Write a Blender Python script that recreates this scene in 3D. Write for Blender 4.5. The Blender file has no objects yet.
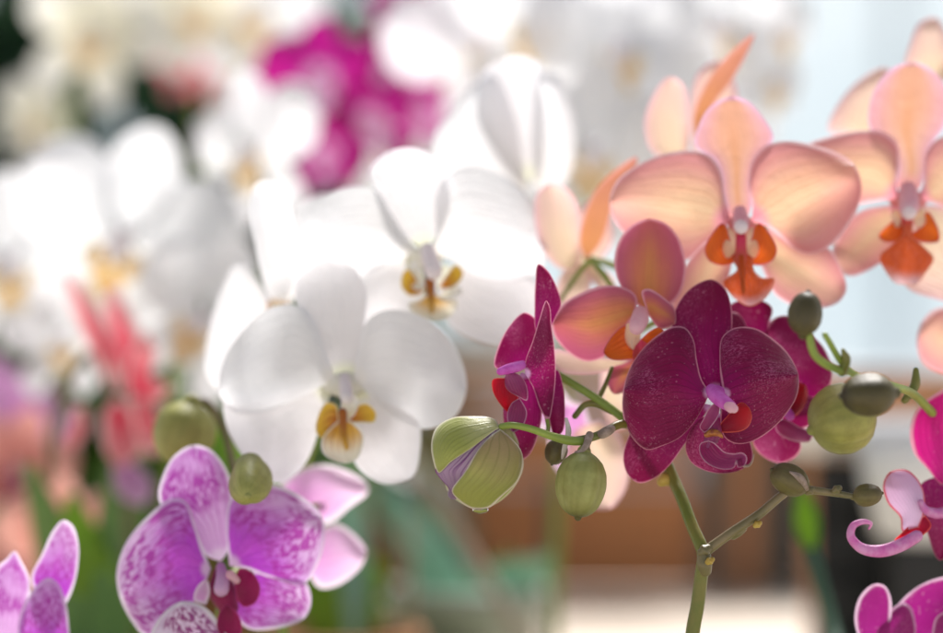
import bpy, math, random
import numpy as np
from mathutils import Vector, Matrix, Euler
random.seed(7)
rng = np.random.RandomState(7)
S = bpy.context.scene
COL = S.collection
CAMZ = 1.15            # camera height above the floor
D0 = 0.93              # distance to the sharp flower
LENS = 85.0
TABLE = 0.845

# ------------------------------------------------------------------ placing
def W(px, py, d=0.0):
    """a point seen at (px,py) at a depth of D0 + d millimetres"""
    y = D0 + d / 1000.0
    k = y * 36.0 / LENS / 943.0
    return Vector(((px - 471.5) * k, y, CAMZ - (py - 316.5) * k))

def Z(x0, y0, s):
    return lambda p: (x0 + p[0] / s, y0 + p[1] / s)

def tag(o, label=None, cat=None, group=None, kind=None):
    if label: o['label'] = label
    if cat: o['category'] = cat
    if group: o['group'] = group
    if kind: o['kind'] = kind
    return o

def link(o, parent=None):
    COL.objects.link(o)
    if parent: o.parent = parent
    return o

def empty(name, loc, parent=None, rot=None, scale=1.0):
    """loc is a world position; parents are unrotated, unscaled empties"""
    o = bpy.data.objects.new(name, None)
    o.empty_display_size = 0.01
    link(o, parent)
    o['w'] = tuple(loc)
    o.location = Vector(loc) - (Vector(parent['w']) if parent else Vector((0, 0, 0)))
    if rot: o.rotation_euler = rot
    o.scale = (scale,) * 3
    return o

def mesh_obj(name, verts, faces, mat, parent=None, attrs=None, uvs=None, smooth=True, origin=None):
    """verts are in world space unless origin is given; they are stored relative to the parent"""
    if origin is None:
        q = parent
        while q and 'w' not in q: q = q.parent
        origin = Vector(q['w']) if q else Vector((0, 0, 0))
    v = np.asarray(verts, dtype=float) - np.array(origin)
    me = bpy.data.meshes.new(name)
    me.from_pydata(v.tolist(), [], faces)
    if smooth:
        me.polygons.foreach_set('use_smooth', [True] * len(me.polygons))
    for k, a in (attrs or {}).items():
        at = me.attributes.new(k, 'FLOAT', 'POINT')
        at.data.foreach_set('value', np.asarray(a, dtype=np.float32))
    me.materials.append(mat)
    o = bpy.data.objects.new(name, me)
    link(o, parent)
    return o

# ------------------------------------------------------------------ materials
class NT:
    def __init__(self, name):
        self.m = bpy.data.materials.new(name); self.m.use_nodes = True
        self.t = self.m.node_tree; self.t.nodes.clear()
        self.out = self.n('ShaderNodeOutputMaterial')
    def n(self, typ, **kw):
        nd = self.t.nodes.new(typ)
        for k, v in kw.items(): setattr(nd, k, v)
        return nd
    def set(self, sock, v):
        if isinstance(v, bpy.types.NodeSocket): self.t.links.new(v, sock)
        elif isinstance(v, (tuple, list)) and len(v) == 3 and sock.type == 'RGBA': sock.default_value = (*v, 1)
        else: sock.default_value = v
    def math(self, op, a, b=0.0, c=None, clamp=False):
        nd = self.n('ShaderNodeMath', operation=op, use_clamp=clamp)
        self.set(nd.inputs[0], a); self.set(nd.inputs[1], b)
        if c is not None: self.set(nd.inputs[2], c)
        return nd.outputs[0]
    def ramp(self, v, a, b, lo=0.0, hi=1.0):
        nd = self.n('ShaderNodeMapRange', interpolation_type='SMOOTHSTEP')
        for i, x in enumerate((v, a, b, lo, hi)): self.set(nd.inputs[i], x)
        return nd.outputs[0]
    def mix(self, f, a, b, mode='MIX'):
        nd = self.n('ShaderNodeMix', data_type='RGBA', blend_type=mode)
        self.set(nd.inputs[0], f); self.set(nd.inputs[6], a); self.set(nd.inputs[7], b)
        return nd.outputs[2]
    def attr(self, name):
        return self.n('ShaderNodeAttribute', attribute_name=name).outputs['Fac']
    def noise(self, scale, detail=3.0, rough=0.5, vec=None, dist=0.0):
        nd = self.n('ShaderNodeTexNoise')
        if vec is None:
            vec = self.n('ShaderNodeTexCoord').outputs['Object']
        self.t.links.new(vec, nd.inputs['Vector'])
        nd.inputs['Scale'].default_value = scale; nd.inputs['Detail'].default_value = detail
        nd.inputs['Roughness'].default_value = rough; nd.inputs['Distortion'].default_value = dist
        return nd.outputs['Fac']
    def surf(self, color, rough=0.5, transl=0.0, tcolor=None, bump=None, bstr=0.3, bdist=0.001, spec=0.4, sheen=0.0, coat=0.0, metal=0.0):
        p = self.n('ShaderNodeBsdfPrincipled')
        self.set(p.inputs['Base Color'], color); self.set(p.inputs['Roughness'], rough)
        p.inputs['Specular IOR Level'].default_value = spec
        p.inputs['Sheen Weight'].default_value = sheen
        p.inputs['Coat Weight'].default_value = coat
        p.inputs['Coat Roughness'].default_value = 0.2
        p.inputs['Metallic'].default_value = metal
        nrm = None
        if bump is not None:
            b = self.n('ShaderNodeBump'); b.inputs['Strength'].default_value = bstr
            b.inputs['Distance'].default_value = bdist
            self.t.links.new(bump, b.inputs['Height']); nrm = b.outputs[0]
            self.t.links.new(nrm, p.inputs['Normal'])
        s = p.outputs[0]
        if transl > 0:
            t = self.n('ShaderNodeBsdfTranslucent')
            self.set(t.inputs['Color'], tcolor if tcolor is not None else color)
            if nrm: self.t.links.new(nrm, t.inputs['Normal'])
            mx = self.n('ShaderNodeMixShader'); mx.inputs[0].default_value = transl
            self.t.links.new(s, mx.inputs[1]); self.t.links.new(t.outputs[0], mx.inputs[2]); s = mx.outputs[0]
        self.t.links.new(s, self.out.inputs['Surface'])
        return self.m

def petal_mat(name, inner, outer, rim, transl=0.45, rough=0.42, veins=0.25, vein_col=None, K=11, mid=0.0, mid_col=None,
              spots=None, spot_rng=(0.1, 0.95), fleck=0.0, rim_w=1.2, base_col=None, base_r=0.12, r0=0.1, r1=0.9,
              tboost=1.15, sheen=0.15, vein_b=0.25, patch=None, spec=0.4, sheen_streak=0.0, sheen_streak_col=(0.62, 0.16, 0.36)):
    t = NT(name)
    rad, edge, lat, ang = t.attr('rad'), t.attr('edge'), t.attr('lat'), t.attr('ang')
    n1 = t.noise(45, 4)
    n2 = t.noise(900, 2)
    w = t.math('ADD', rad, t.math('MULTIPLY', t.math('SUBTRACT', n1, 0.5), 0.5))
    col = t.mix(t.ramp(w, r0, r1), inner, outer)
    # margin colour towards the sides too
    al = t.math('ABSOLUTE', lat)
    if patch is not None:
        col = t.mix(t.math('MULTIPLY', t.ramp(al, 0.25, 0.95), patch[1]), col, patch[0])
    if mid > 0:
        mm = t.math('MULTIPLY', t.math('MULTIPLY', t.ramp(al, 0.35, 0.0), t.ramp(rad, 1.0, 0.45)), mid)
        col = t.mix(mm, col, mid_col or inner)
    # veins running from base to tip, branching by doubling the count
    vn = t.noise(38, 3)
    def lines(k, wd):
        a = t.math('ADD', t.math('MULTIPLY', ang, k), t.math('MULTIPLY', vn, 1.4))
        f = t.math('PINGPONG', a, 0.5)
        return t.ramp(f, wd, 0.0)
    v1 = lines(K, 0.16)
    v2 = t.math('MULTIPLY', lines(K * 2.0 + 1, 0.22), t.ramp(rad, 0.35, 0.6))
    vv = t.math('MAXIMUM', v1, t.math('MULTIPLY', v2, 0.7))
    vf = t.math('MULTIPLY', vv, t.ramp(rad, 1.0, 0.55))
    if veins > 0:
        col = t.mix(t.math('MULTIPLY', vf, veins), col, vein_col or tuple(c * 0.5 for c in inner))
    def along(ka, kr):
        cx = t.n('ShaderNodeCombineXYZ')
        t.set(cx.inputs[0], t.math('MULTIPLY', ang, ka)); t.set(cx.inputs[1], t.math('MULTIPLY', rad, kr))
        oi = t.n('ShaderNodeTexCoord').outputs['Object']; sx = t.n('ShaderNodeSeparateXYZ'); t.t.links.new(oi, sx.inputs[0])
        t.set(cx.inputs[2], t.math('MULTIPLY', sx.outputs[0], 12.0))
        return cx.outputs[0]
    if sheen_streak > 0:  # papillae sparkle of the lit upper half, painted into the colour as pale flecks
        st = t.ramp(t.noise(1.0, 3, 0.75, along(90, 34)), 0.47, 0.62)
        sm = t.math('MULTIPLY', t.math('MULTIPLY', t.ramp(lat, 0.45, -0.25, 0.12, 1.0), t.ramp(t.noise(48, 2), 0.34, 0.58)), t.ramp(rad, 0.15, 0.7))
        col = t.mix(t.math('MULTIPLY', t.math('MULTIPLY', st, sm), sheen_streak), col, sheen_streak_col)
    if spots is not None:
        sc, th, scol, amt = spots
        sn = t.noise(1.0, 2.0, 0.6, along(sc * 0.045, sc * 0.030), dist=0.5)
        s1 = t.ramp(sn, th, th + 0.035)
        msk = t.math('MULTIPLY', t.ramp(rad, spot_rng[0], spot_rng[0] + 0.15), t.ramp(edge, rim_w * 0.5, rim_w * 1.7))
        big = t.ramp(t.noise(60, 2), 0.30, 0.5)
        col = t.mix(t.math('MULTIPLY', t.math('MULTIPLY', s1, msk), t.math('MULTIPLY', big, amt)), col, scol)
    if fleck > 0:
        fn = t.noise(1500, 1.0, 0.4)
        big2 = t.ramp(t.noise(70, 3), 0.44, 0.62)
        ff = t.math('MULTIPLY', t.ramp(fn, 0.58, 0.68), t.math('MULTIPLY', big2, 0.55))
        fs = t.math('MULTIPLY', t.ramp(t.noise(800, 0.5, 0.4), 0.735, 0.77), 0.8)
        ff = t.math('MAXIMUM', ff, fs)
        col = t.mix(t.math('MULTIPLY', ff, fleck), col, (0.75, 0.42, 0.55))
    col = t.mix(t.ramp(t.math('ADD', edge, t.math('MULTIPLY', t.math('SUBTRACT', n1, 0.5), rim_w * 2.4)), rim_w, rim_w * 0.2), col, rim)
    if base_col is not None:
        col = t.mix(t.ramp(rad, base_r, base_r * 0.4), col, base_col)
    col = t.mix(t.math('MULTIPLY', t.ramp(n2, 0.3, 0.8), 0.10), col, outer)
    tc = t.mix(1.0, col, (tboost, tboost, tboost), 'MULTIPLY')
    cell = t.noise(1500, 2)
    h = t.math('ADD', t.math('MULTIPLY', vv, -0.8 * vein_b * 4), t.math('ADD', t.math('MULTIPLY', cell, 0.35), t.math('MULTIPLY', t.noise(120, 3), 2.2)))
    return t.surf(col, rough, transl, tc, bump=h, bstr=0.55, bdist=0.0006, sheen=sheen, spec=spec)

def plain(name, c1, c2, scale=60, rough=0.5, transl=0.0, bstr=0.3, bdist=0.001, spec=0.4, coat=0.0, stripes=None, metal=0.0):
    t = NT(name)
    n = t.noise(scale, 5, 0.6)
    col = t.mix(t.ramp(n, 0.3, 0.7), c1, c2)
    if stripes:
        a = t.math('ADD', t.math('MULTIPLY', t.attr('ang'), stripes[0]), t.math('MULTIPLY', t.noise(40, 2), 0.8))
        f = t.ramp(t.math('PINGPONG', a, 0.5), 0.30, 0.0)
        col = t.mix(t.math('MULTIPLY', f, stripes[2]), col, stripes[1])
        col = t.mix(t.ramp(t.attr('rad'), 0.55, 1.0, 0, stripes[4]), col, stripes[3])
    return t.surf(col, rough, transl, None, bump=t.noise(scale * 6, 4), bstr=bstr, bdist=bdist, spec=spec, coat=coat, metal=metal)

# ------------------------------------------------------------------ shapes
def catmull(pts, per=14):
    P = np.array(pts, float); n = len(P); out = []
    E = np.vstack([2 * P[0] - P[1], P, 2 * P[-1] - P[-2]])
    for i in range(n - 1):
        p0, p1, p2, p3 = E[i], E[i + 1], E[i + 2], E[i + 3]
        d1 = max(np.linalg.norm(p1 - p0), 1e-9) ** .5; d2 = max(np.linalg.norm(p2 - p1), 1e-9) ** .5; d3 = max(np.linalg.norm(p3 - p2), 1e-9) ** .5
        m1 = (p1 - p0) / d1 - (p2 - p0) / (d1 + d2) + (p2 - p1) / d2
        m2 = (p2 - p1) / d2 - (p3 - p1) / (d2 + d3) + (p3 - p2) / d3
        m1 = m1 * d2; m2 = m2 * d2
        for k in range(per):
            t = k / per; t2 = t * t; t3 = t2 * t
            out.append((2*t3-3*t2+1)*p1 + (t3-2*t2+t)*m1 + (-2*t3+3*t2)*p2 + (t3-t2)*m2)
    out.append(P[-1]); return np.array(out)

def resample(C, s):
    seg = np.linalg.norm(np.diff(C, axis=0), axis=1); L = np.concatenate([[0], np.cumsum(seg)])
    return np.stack([np.interp(np.asarray(s) * L[-1], L, C[:, k]) for k in range(C.shape[1])], 1)

def petal(name, parent, mat, mp, base, outline, d0=0.0, rise=0.0, bow=0.0, cup=0.0, fold=0.0, gx=0.0, gy=0.0,
          ruffle=0.0, curl=0.7, dome=None, NS=34, NW=26, tip=None, wav=0.0):
    """a petal-like sheet. outline and base in picture-like units (y down), depth offsets in mm away from the viewer.
    mp(x, y, d) gives the world point."""
    base = np.array(base, float); O = np.array(outline, float)
    k = int(np.argmax(np.linalg.norm(O - base, axis=1))) if tip is None else tip
    C = catmull([base] + [tuple(p) for p in O] + [base], 12)
    cut = (k + 1) * 12
    A, B = C[:cut + 1], C[cut:][::-1]
    q = np.linspace(0, 1, NS + 1); s = 1 - (1 - q) ** 1.45
    LA, LB = resample(A, s), resample(B, s)
    w = np.sin(np.linspace(-1, 1, NW + 1) * math.pi / 2)
    T = O[k] - base; Ln = np.linalg.norm(T)
    X = LA[:, None, :] * (1 - w[None, :, None]) / 2 + LB[:, None, :] * (1 + w[None, :, None]) / 2
    p0 = np.array(mp(base[0], base[1], 0)); p1 = np.array(mp(base[0] + 1, base[1], 0)); upx = np.linalg.norm(p1 - p0) * 1000  # mm per unit
    maxr = np.linalg.norm(O - base, axis=1).max()
    rad = np.linalg.norm(X - base, axis=2) / maxr
    flat = X.reshape(-1, 2)
    bd = C
    edge = np.empty(len(flat))
    sa, sb = bd[:-1], bd[1:]; ab = sb - sa; l2 = (ab ** 2).sum(1) + 1e-12
    for i0 in range(0, len(flat), 256):
        P = flat[i0:i0 + 256]
        t = np.clip(((P[:, None, :] - sa[None]) * ab[None]).sum(2) / l2[None], 0, 1)
        edge[i0:i0 + 256] = np.sqrt((((sa[None] + ab[None] * t[..., None]) - P[:, None, :]) ** 2).sum(2)).min(1)
    edge_mm = edge.reshape(rad.shape) * upx
    wl = np.broadcast_to(w[None, :], rad.shape)
    sl = np.broadcast_to(s[:, None], rad.shape)
    env = np.sin(np.clip(sl, 0, 1) * math.pi * 0.5)
    ph = rng.rand() * 6.28
    d = d0 + rise * rad + bow * rad ** 2 + cup * wl ** 2 * env + fold * (np.sqrt(wl ** 2 + 0.015) - 0.12) * env
    d = d + gx * (X[..., 0] - base[0]) + gy * (X[..., 1] - base[1])
    d = d + ruffle * np.sin(sl * 11 + wl * 2.2 + ph) * rad ** 2 * np.abs(wl) ** 1.5
    if wav:
        d = d + wav * np.sin(X[..., 0] * 0.11 * upx + ph) * np.sin(X[..., 1] * 0.09 * upx + ph * 2) * rad
    d = d + curl * np.exp(-edge_mm / 0.8)
    if dome:
        cx, cy, rx, ry, R = dome
        rr = ((X[..., 0] - cx) / rx) ** 2 + ((X[..., 1] - cy) / ry) ** 2
        d = d - R * np.sqrt(np.clip(1 - rr, 0, 1))
    V = [mp(x, y, dd) for (x, y), dd in zip(flat, d.ravel())]
    n = NW + 1; F = []
    for i in range(NS):
        for j in range(NW):
            F.append((i * n + j, i * n + j + 1, (i + 1) * n + j + 1, (i + 1) * n + j))
    return mesh_obj(name, [tuple(v) for v in V], F, mat, parent,
                    dict(rad=rad.ravel(), edge=edge_mm.ravel(), lat=wl.ravel(), ang=(wl.ravel() + 1) / 2))

def tube(name, parent, mat, pts, radii, N=16, ridge=0.0, ridges=3, per=8, capround=True, twist=0.0, flat=1.0):
    """sweep along world points; radii in metres"""
    C = catmull([tuple(p) for p in pts], per)
    R = np.interp(np.linspace(0, 1, len(C)), np.linspace(0, 1, len(radii)), radii) if len(radii) != len(pts) else catmull([(r,) for r in radii], per)[:, 0]
    R = np.maximum(R, 1e-5)
    T = np.gradient(C, axis=0); T /= np.linalg.norm(T, axis=1)[:, None] + 1e-12
    up = np.array([0.0, -1.0, 0.05])
    if abs(T[0] @ up) > 0.95: up = np.array([1.0, 0, 0.1])
    V = []; rad = []; ang = []
    rows = []
    if capround:
        r0, r1 = R[0], R[-1]
        for a in (80, 55, 30): rows.append((C[0] - T[0] * r0 * math.sin(math.radians(a)), T[0], r0 * math.cos(math.radians(a)), 0.0))
    for i in range(len(C)): rows.append((C[i], T[i], R[i], i / (len(C) - 1)))
    if capround:
        for a in (30, 55, 80): rows.append((C[-1] + T[-1] * r1 * math.sin(math.radians(a)), T[-1], r1 * math.cos(math.radians(a)), 1.0))
    nrm = up - T[0] * (up @ T[0]); nrm /= np.linalg.norm(nrm)
    for c, t, r, s in rows:
        nrm = nrm - t * (nrm @ t); nrm /= np.linalg.norm(nrm) + 1e-12
        b = np.cross(t, nrm)
        for j in range(N):
            th = 2 * math.pi * j / N + twist * s
            rr = r * (1 + ridge * (abs(math.cos(ridges * th / 2)) - 0.5) * math.sin(math.pi * min(1, max(0.02, s))))
            V.append(tuple(c + (nrm * math.cos(th) * flat + b * math.sin(th)) * rr)); rad.append(s); ang.append(abs(2 * j / N - 1))
    m = len(rows); F = []
    for i in range(m - 1):
        for j in range(N):
            F.append((i * N + j, i * N + (j + 1) % N, (i + 1) * N + (j + 1) % N, (i + 1) * N + j))
    F.append(tuple(range(N))[::-1]); F.append(tuple((m - 1) * N + j for j in range(N)))
    return mesh_obj(name, V, F, mat, parent, dict(rad=rad, ang=ang, lat=[0] * len(V), edge=[9] * len(V)))

def bud(name, parent, mat, base, tip, r, ridge=0.2, twist=0.5, ridges=3):
    """pointed egg from base (stalk end) to tip, world points"""
    b, t = np.array(base), np.array(tip)
    prof = [(0, .30), (.06, .55), (.16, .80), (.32, .97), (.5, 1.0), (.68, .92), (.83, .76), (.93, .55), (.98, .34), (1, .16)]
    return tube(name, parent, mat, [b + (t - b) * s for s, _ in prof], [q * r for _, q in prof], N=30, ridge=ridge, twist=twist, ridges=ridges, per=5)

def mm(px_r, d=0.0):
    return px_r * (D0 + d / 1000) * 36 / LENS / 943

def box(name, mat, x0, x1, y0, y1, z0, z1, parent=None, bev=0.002):
    import bmesh
    bm = bmesh.new(); bmesh.ops.create_cube(bm, size=1)
    for v in bm.verts:
        v.co = Vector((x0 + (v.co.x + .5) * (x1 - x0), y0 + (v.co.y + .5) * (y1 - y0), z0 + (v.co.z + .5) * (z1 - z0)))
    bmesh.ops.bevel(bm, geom=list(bm.edges), offset=bev, segments=2, affect='EDGES')
    me = bpy.data.meshes.new(name); 
    if parent:
        bmesh.ops.translate(bm, verts=bm.verts, vec=-Vector(parent['w']))
    bm.to_mesh(me); bm.free(); me.materials.append(mat)
    return link(bpy.data.objects.new(name, me), parent)

def lathe(name, mat, prof, centre, parent=None, N=40, thick=0.0):
    V, F = [], []
    for r, z in prof:
        for j in range(N):
            a = 2 * math.pi * j / N; V.append((centre[0] + r * math.cos(a), centre[1] + r * math.sin(a), centre[2] + z))
    for i in range(len(prof) - 1):
        for j in range(N): F.append((i * N + j, i * N + (j + 1) % N, (i + 1) * N + (j + 1) % N, (i + 1) * N + j))
    return mesh_obj(name, V, F, mat, parent)
POTPROF = lambda R, H: [(0.001, 0.0), (R * .72, 0), (R * .76, .004), (R * .93, H * .82), (R, H * .83), (R * 1.02, H * .985), (R * .99, H), (R * .93, H), (R * .9, H * .84), (R * .9, H * .8), (0.001, H * .8)]

def leaf(name, parent, mat, base, azim, length, width, rise=0.5, droop=1.2, NS=18, NW=8):
    """arching strap leaf in world space"""
    V, rad, lat, ang, edge = [], [], [], [], []
    dirv = Vector((math.cos(azim), math.sin(azim), 0)); side = Vector((-math.sin(azim), math.cos(azim), 0))
    p = Vector(base); el = rise
    for i in range(NS + 1):
        s = i / NS; w = width * math.sin(math.pi * (0.06 + 0.94 * s) ** 0.75) ** 0.8 * 0.5 + 0.0015
        if s > .985: w = width * 0.05
        for j in range(NW + 1):
            u = j / NW * 2 - 1
            V.append(tuple(p + side * (u * w) + Vector((0, 0, abs(u) * w * 0.35)))); rad.append(s); lat.append(u); ang.append((u + 1) / 2); edge.append((1 - abs(u)) * w * 1000)
        p = p + (dirv * math.cos(el) + Vector((0, 0, math.sin(el)))) * (length / NS); el -= droop / NS
    n = NW + 1
    F = [(i * n + j, i * n + j + 1, (i + 1) * n + j + 1, (i + 1) * n + j) for i in range(NS) for j in range(NW)]
    return mesh_obj(name, V, F, mat, parent, dict(rad=rad, lat=lat, ang=ang, edge=edge))

# ------------------------------------------------------------------ colours
M = {}
MG = (0.21, 0.0012, 0.058); MG2 = (0.17, 0.0012, 0.042)
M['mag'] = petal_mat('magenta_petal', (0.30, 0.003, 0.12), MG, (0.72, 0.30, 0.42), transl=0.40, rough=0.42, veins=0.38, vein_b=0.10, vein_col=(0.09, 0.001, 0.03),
                     K=15, fleck=0.28, sheen_streak=0.7, rim_w=0.55, base_col=(0.75, 0.45, 0.75), base_r=0.10, sheen=0.2, r0=0.05, r1=0.5, spec=0.2)
M['mag_sepal'] = petal_mat('magenta_sepal', (0.28, 0.005, 0.12), MG2, (0.60, 0.22, 0.32), transl=0.38, rough=0.42, veins=0.22, vein_b=0.1, vein_col=(0.10, 0.001, 0.04),
                           K=8, fleck=0.25, sheen_streak=0.35, rim_w=0.5, base_col=(0.6, 0.3, 0.6), base_r=0.10, sheen=0.05, spec=0.2)
M['mag_red'] = petal_mat('red_lip', (0.30, 0.0, 0.03), (0.62, 0.004, 0.02), (0.8, 0.10, 0.08), transl=0.5, rough=0.32, veins=0.2, rim_w=0.6)
M['mag_lip'] = petal_mat('purple_lip', (0.32, 0.01, 0.11), (0.42, 0.06, 0.22), (0.66, 0.34, 0.48), transl=0.35, rough=0.25, veins=0.4, vein_col=(0.12, 0, .05), K=7, rim_w=0.5, spec=0.5)
M['callus'] = plain('yellow_callus', (0.5, 0.2, 0.03), (0.2, 0.03, 0.02), 500, 0.35)
M['column'] = plain('violet_column', (0.78, 0.22, 0.70), (0.66, 0.10, 0.52), 200, 0.55, transl=0.4, spec=.25)
M['cap'] = plain('pale_cap', (0.92, 0.68, 0.72), (0.90, 0.60, 0.68), 300, 0.6, transl=0.6, spec=.2)
M['whitecap'] = plain('white_cap', (0.94, 0.90, 0.90), (0.92, 0.84, 0.86), 300, 0.6, transl=0.5, spec=.3)
M['peach'] = petal_mat('peach_petal', (0.80, 0.50, 0.32), (0.76, 0.40, 0.33), (0.82, 0.54, 0.58), transl=0.52, tboost=1.0, rough=0.5, veins=0.16, vein_b=.1, vein_col=(0.75, 0.28, 0.16),
                       K=10, rim_w=1.6, base_col=(0.85, 0.35, 0.42), base_r=0.2, r0=0.25, r1=1.0, patch=((0.66, 0.26, 0.29), 0.9), mid=0.6, mid_col=(0.84, 0.62, 0.38))
M['peach_sepal'] = petal_mat('peach_sepal', (0.76, 0.44, 0.34), (0.72, 0.38, 0.26), (0.72, 0.44, 0.58), transl=0.52, tboost=1.0, rough=0.5, veins=0.16, vein_b=.1, vein_col=(0.7, 0.25, 0.12),
                             K=7, rim_w=1.8, base_col=(0.85, 0.40, 0.40), base_r=0.2, patch=((0.72, 0.38, 0.46), 0.85), mid=0.55, mid_col=(0.70, 0.32, 0.12))
M['peach_pale'] = petal_mat('pale_peach_petal', (0.80, 0.64, 0.44), (0.82, 0.60, 0.50), (0.80, 0.50, 0.54), transl=0.5, tboost=1.0, rough=0.45, veins=0.12, vein_col=(0.8, 0.4, 0.3),
                            K=9, rim_w=1.6, patch=((0.85, 0.52, 0.54), 0.5))
M['peach_dark'] = petal_mat('rosy_peach_petal', (0.60, 0.20, 0.09), (0.46, 0.11, 0.13), (0.74, 0.34, 0.42), transl=0.45, tboost=1.0, rough=0.45, veins=0.15, vein_b=.1, vein_col=(0.5, 0.1, 0.08),
                            K=8, rim_w=1.3, patch=((0.46, 0.09, 0.19), 0.85), mid=0.75, mid_col=(0.56, 0.24, 0.07), r0=0.2, r1=0.9)
M['orange'] = petal_mat('orange_blade', (0.62, 0.28, 0.11), (0.64, 0.26, 0.17), (0.72, 0.36, 0.32), transl=0.45, veins=0.2, K=6, rim_w=1.2)
M['lip_orange'] = petal_mat('orange_lip', (0.66, 0.10, 0.006), (0.70, 0.15, 0.010), (0.62, 0.18, 0.24), transl=0.4, rough=0.32, veins=0.45, vein_col=(0.5, 0.03, 0.01), K=6, rim_w=0.7)
M['lip_tip'] = petal_mat('orange_lip_with_white_tip', (0.66, 0.10, 0.006), (0.80, 0.60, 0.66), (0.70, 0.24, 0.12), transl=0.4, rough=0.32, veins=0.35, vein_col=(0.5, 0.03, 0.01), K=5, rim_w=0.5, r0=0.72, r1=1.05)
M['cream'] = petal_mat('cream_lobe', (0.92, 0.72, 0.45), (0.92, 0.78, 0.60), (0.85, 0.4, 0.4), transl=0.5, veins=0.1, rim_w=0.4)
M['lip_rose'] = petal_mat('rose_throat', (0.75, 0.06, 0.16), (0.78, 0.15, 0.05), (0.7, 0.1, 0.2), transl=0.3, veins=0.3, rim_w=0.4)
M['white'] = petal_mat('white_petal', (0.82, 0.80, 0.80), (0.84, 0.84, 0.86), (0.86, 0.86, 0.88), transl=0.54, rough=0.5, veins=0.14, vein_b=0.10, vein_col=(0.74, 0.73, 0.76),
                       K=10, rim_w=0.8, tboost=1.0, sheen=0.1, base_col=(0.88, 0.84, 0.80), base_r=0.16)
M['white_sepal'] = petal_mat('white_sepal', (0.78, 0.75, 0.75), (0.82, 0.80, 0.82), (0.84, 0.83, 0.86), transl=0.54, rough=0.5, veins=0.2, vein_b=0.10, vein_col=(0.76, 0.70, 0.74),
                             K=7, rim_w=0.8, tboost=1.0, base_col=(0.86, 0.86, 0.66), base_r=0.2)
M['lip_yellow'] = petal_mat('yellow_lip', (0.78, 0.45, 0.06), (0.88, 0.82, 0.66), (0.90, 0.88, 0.80), transl=0.4, rough=0.4, veins=0.4, vein_col=(0.42, 0.07, 0.01), K=6, rim_w=1.0, r0=0.25, r1=0.85)
M['lip_gold'] = petal_mat('golden_lobe', (0.50, 0.15, 0.02), (0.80, 0.52, 0.06), (0.88, 0.80, 0.50), transl=0.35, rough=0.4, veins=0.7, vein_col=(0.30, 0.04, 0.01), K=5, rim_w=0.7)
M['lip_white'] = petal_mat('ivory_lobe', (0.90, 0.84, 0.62), (0.92, 0.90, 0.84), (0.92, 0.90, 0.88), transl=0.4, veins=0.1, rim_w=0.5)
SP = (0.30, 0.01, 0.26)
M['spot'] = petal_mat('spotted_orchid_petal', (0.48, 0.045, 0.58), (0.74, 0.50, 0.78), (0.84, 0.72, 0.86), transl=0.42, rough=0.42, veins=0.2, vein_col=(0.42, 0.03, 0.42), K=9,
                      spots=(480, 0.47, (0.38, 0.015, 0.34), 0.9), spot_rng=(0.30, 1), rim_w=1.4, base_col=(0.75, 0.5, 0.75), base_r=0.14, r0=0.3, r1=1.0, mid=0.4, mid_col=(0.58, 0.06, 0.60))
M['spot_sepal'] = petal_mat('spotted_orchid_sepal', (0.74, 0.42, 0.76), (0.66, 0.34, 0.72), (0.85, 0.74, 0.88), transl=0.42, rough=0.42, veins=0.6, vein_col=(0.50, 0.06, 0.50), K=7,
                            spots=(500, 0.44, (0.38, 0.015, 0.36), 0.9), spot_rng=(0.35, 1), rim_w=1.5, base_col=(0.85, 0.65, 0.85), base_r=0.15)
M['spot_pale'] = petal_mat('pale_spotted_sepal', (0.78, 0.52, 0.78), (0.80, 0.66, 0.84), (0.86, 0.80, 0.88), transl=0.42, rough=0.42, veins=0.1, K=7,
                           spots=(360, 0.48, (0.28, 0.01, 0.20), 0.95), spot_rng=(0.1, 1), rim_w=2.0)
M['wine'] = petal_mat('wine_lip', (0.25, 0.0, 0.06), (0.36, 0.003, 0.10), (0.5, 0.05, 0.2), transl=0.35, rough=0.35, veins=0.3, rim_w=0.4)
M['pinkpale'] = petal_mat('pale_pink_sepal', (0.72, 0.30, 0.66), (0.82, 0.55, 0.78), (0.90, 0.78, 0.88), transl=0.45, veins=0.2, vein_col=(0.6, 0.2, 0.55), rim_w=2.5, K=7)
M['hot'] = petal_mat('hot_pink_petal', (0.62, 0.01, 0.24), (0.74, 0.008, 0.26), (0.80, 0.36, 0.48), transl=0.5, rough=0.36, veins=0.2, vein_col=(0.45, 0, .15), rim_w=1.6, fleck=0.2)
M['mauve'] = petal_mat('mauve_lobe', (0.72, 0.50, 0.72), (0.70, 0.42, 0.66), (0.62, 0.06, 0.10), transl=0.35, rough=0.25, veins=0.2, rim_w=1.2, spec=0.8)
M['curl'] = plain('pink_tendril', (0.70, 0.16, 0.50), (0.78, 0.40, 0.66), 220, 0.3, transl=0.3)
M['mag_back'] = petal_mat('bright_magenta_petal', (0.36, 0.010, 0.20), (0.40, 0.012, 0.18), (0.62, 0.16, 0.36), transl=0.5, veins=0.2, rim_w=1.0)
M['mag_rim'] = petal_mat('white_edged_magenta_petal', (0.40, 0.01, 0.24), (0.32, 0.01, 0.18), (0.80, 0.55, 0.72), transl=0.4, veins=0.25, vein_col=(0.2, 0, .1), rim_w=1.5, fleck=0.5)
M['coral'] = petal_mat('coral_petal', (0.80, 0.02, 0.08), (0.84, 0.26, 0.30), (0.90, 0.62, 0.62), transl=0.5, veins=0.3, vein_col=(0.75, 0.02, 0.10), rim_w=3.5)
M['salmon'] = petal_mat('salmon_petal', (0.72, 0.28, 0.22), (0.74, 0.38, 0.32), (0.80, 0.50, 0.46), transl=0.5, veins=0.3, rim_w=2.0)
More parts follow.
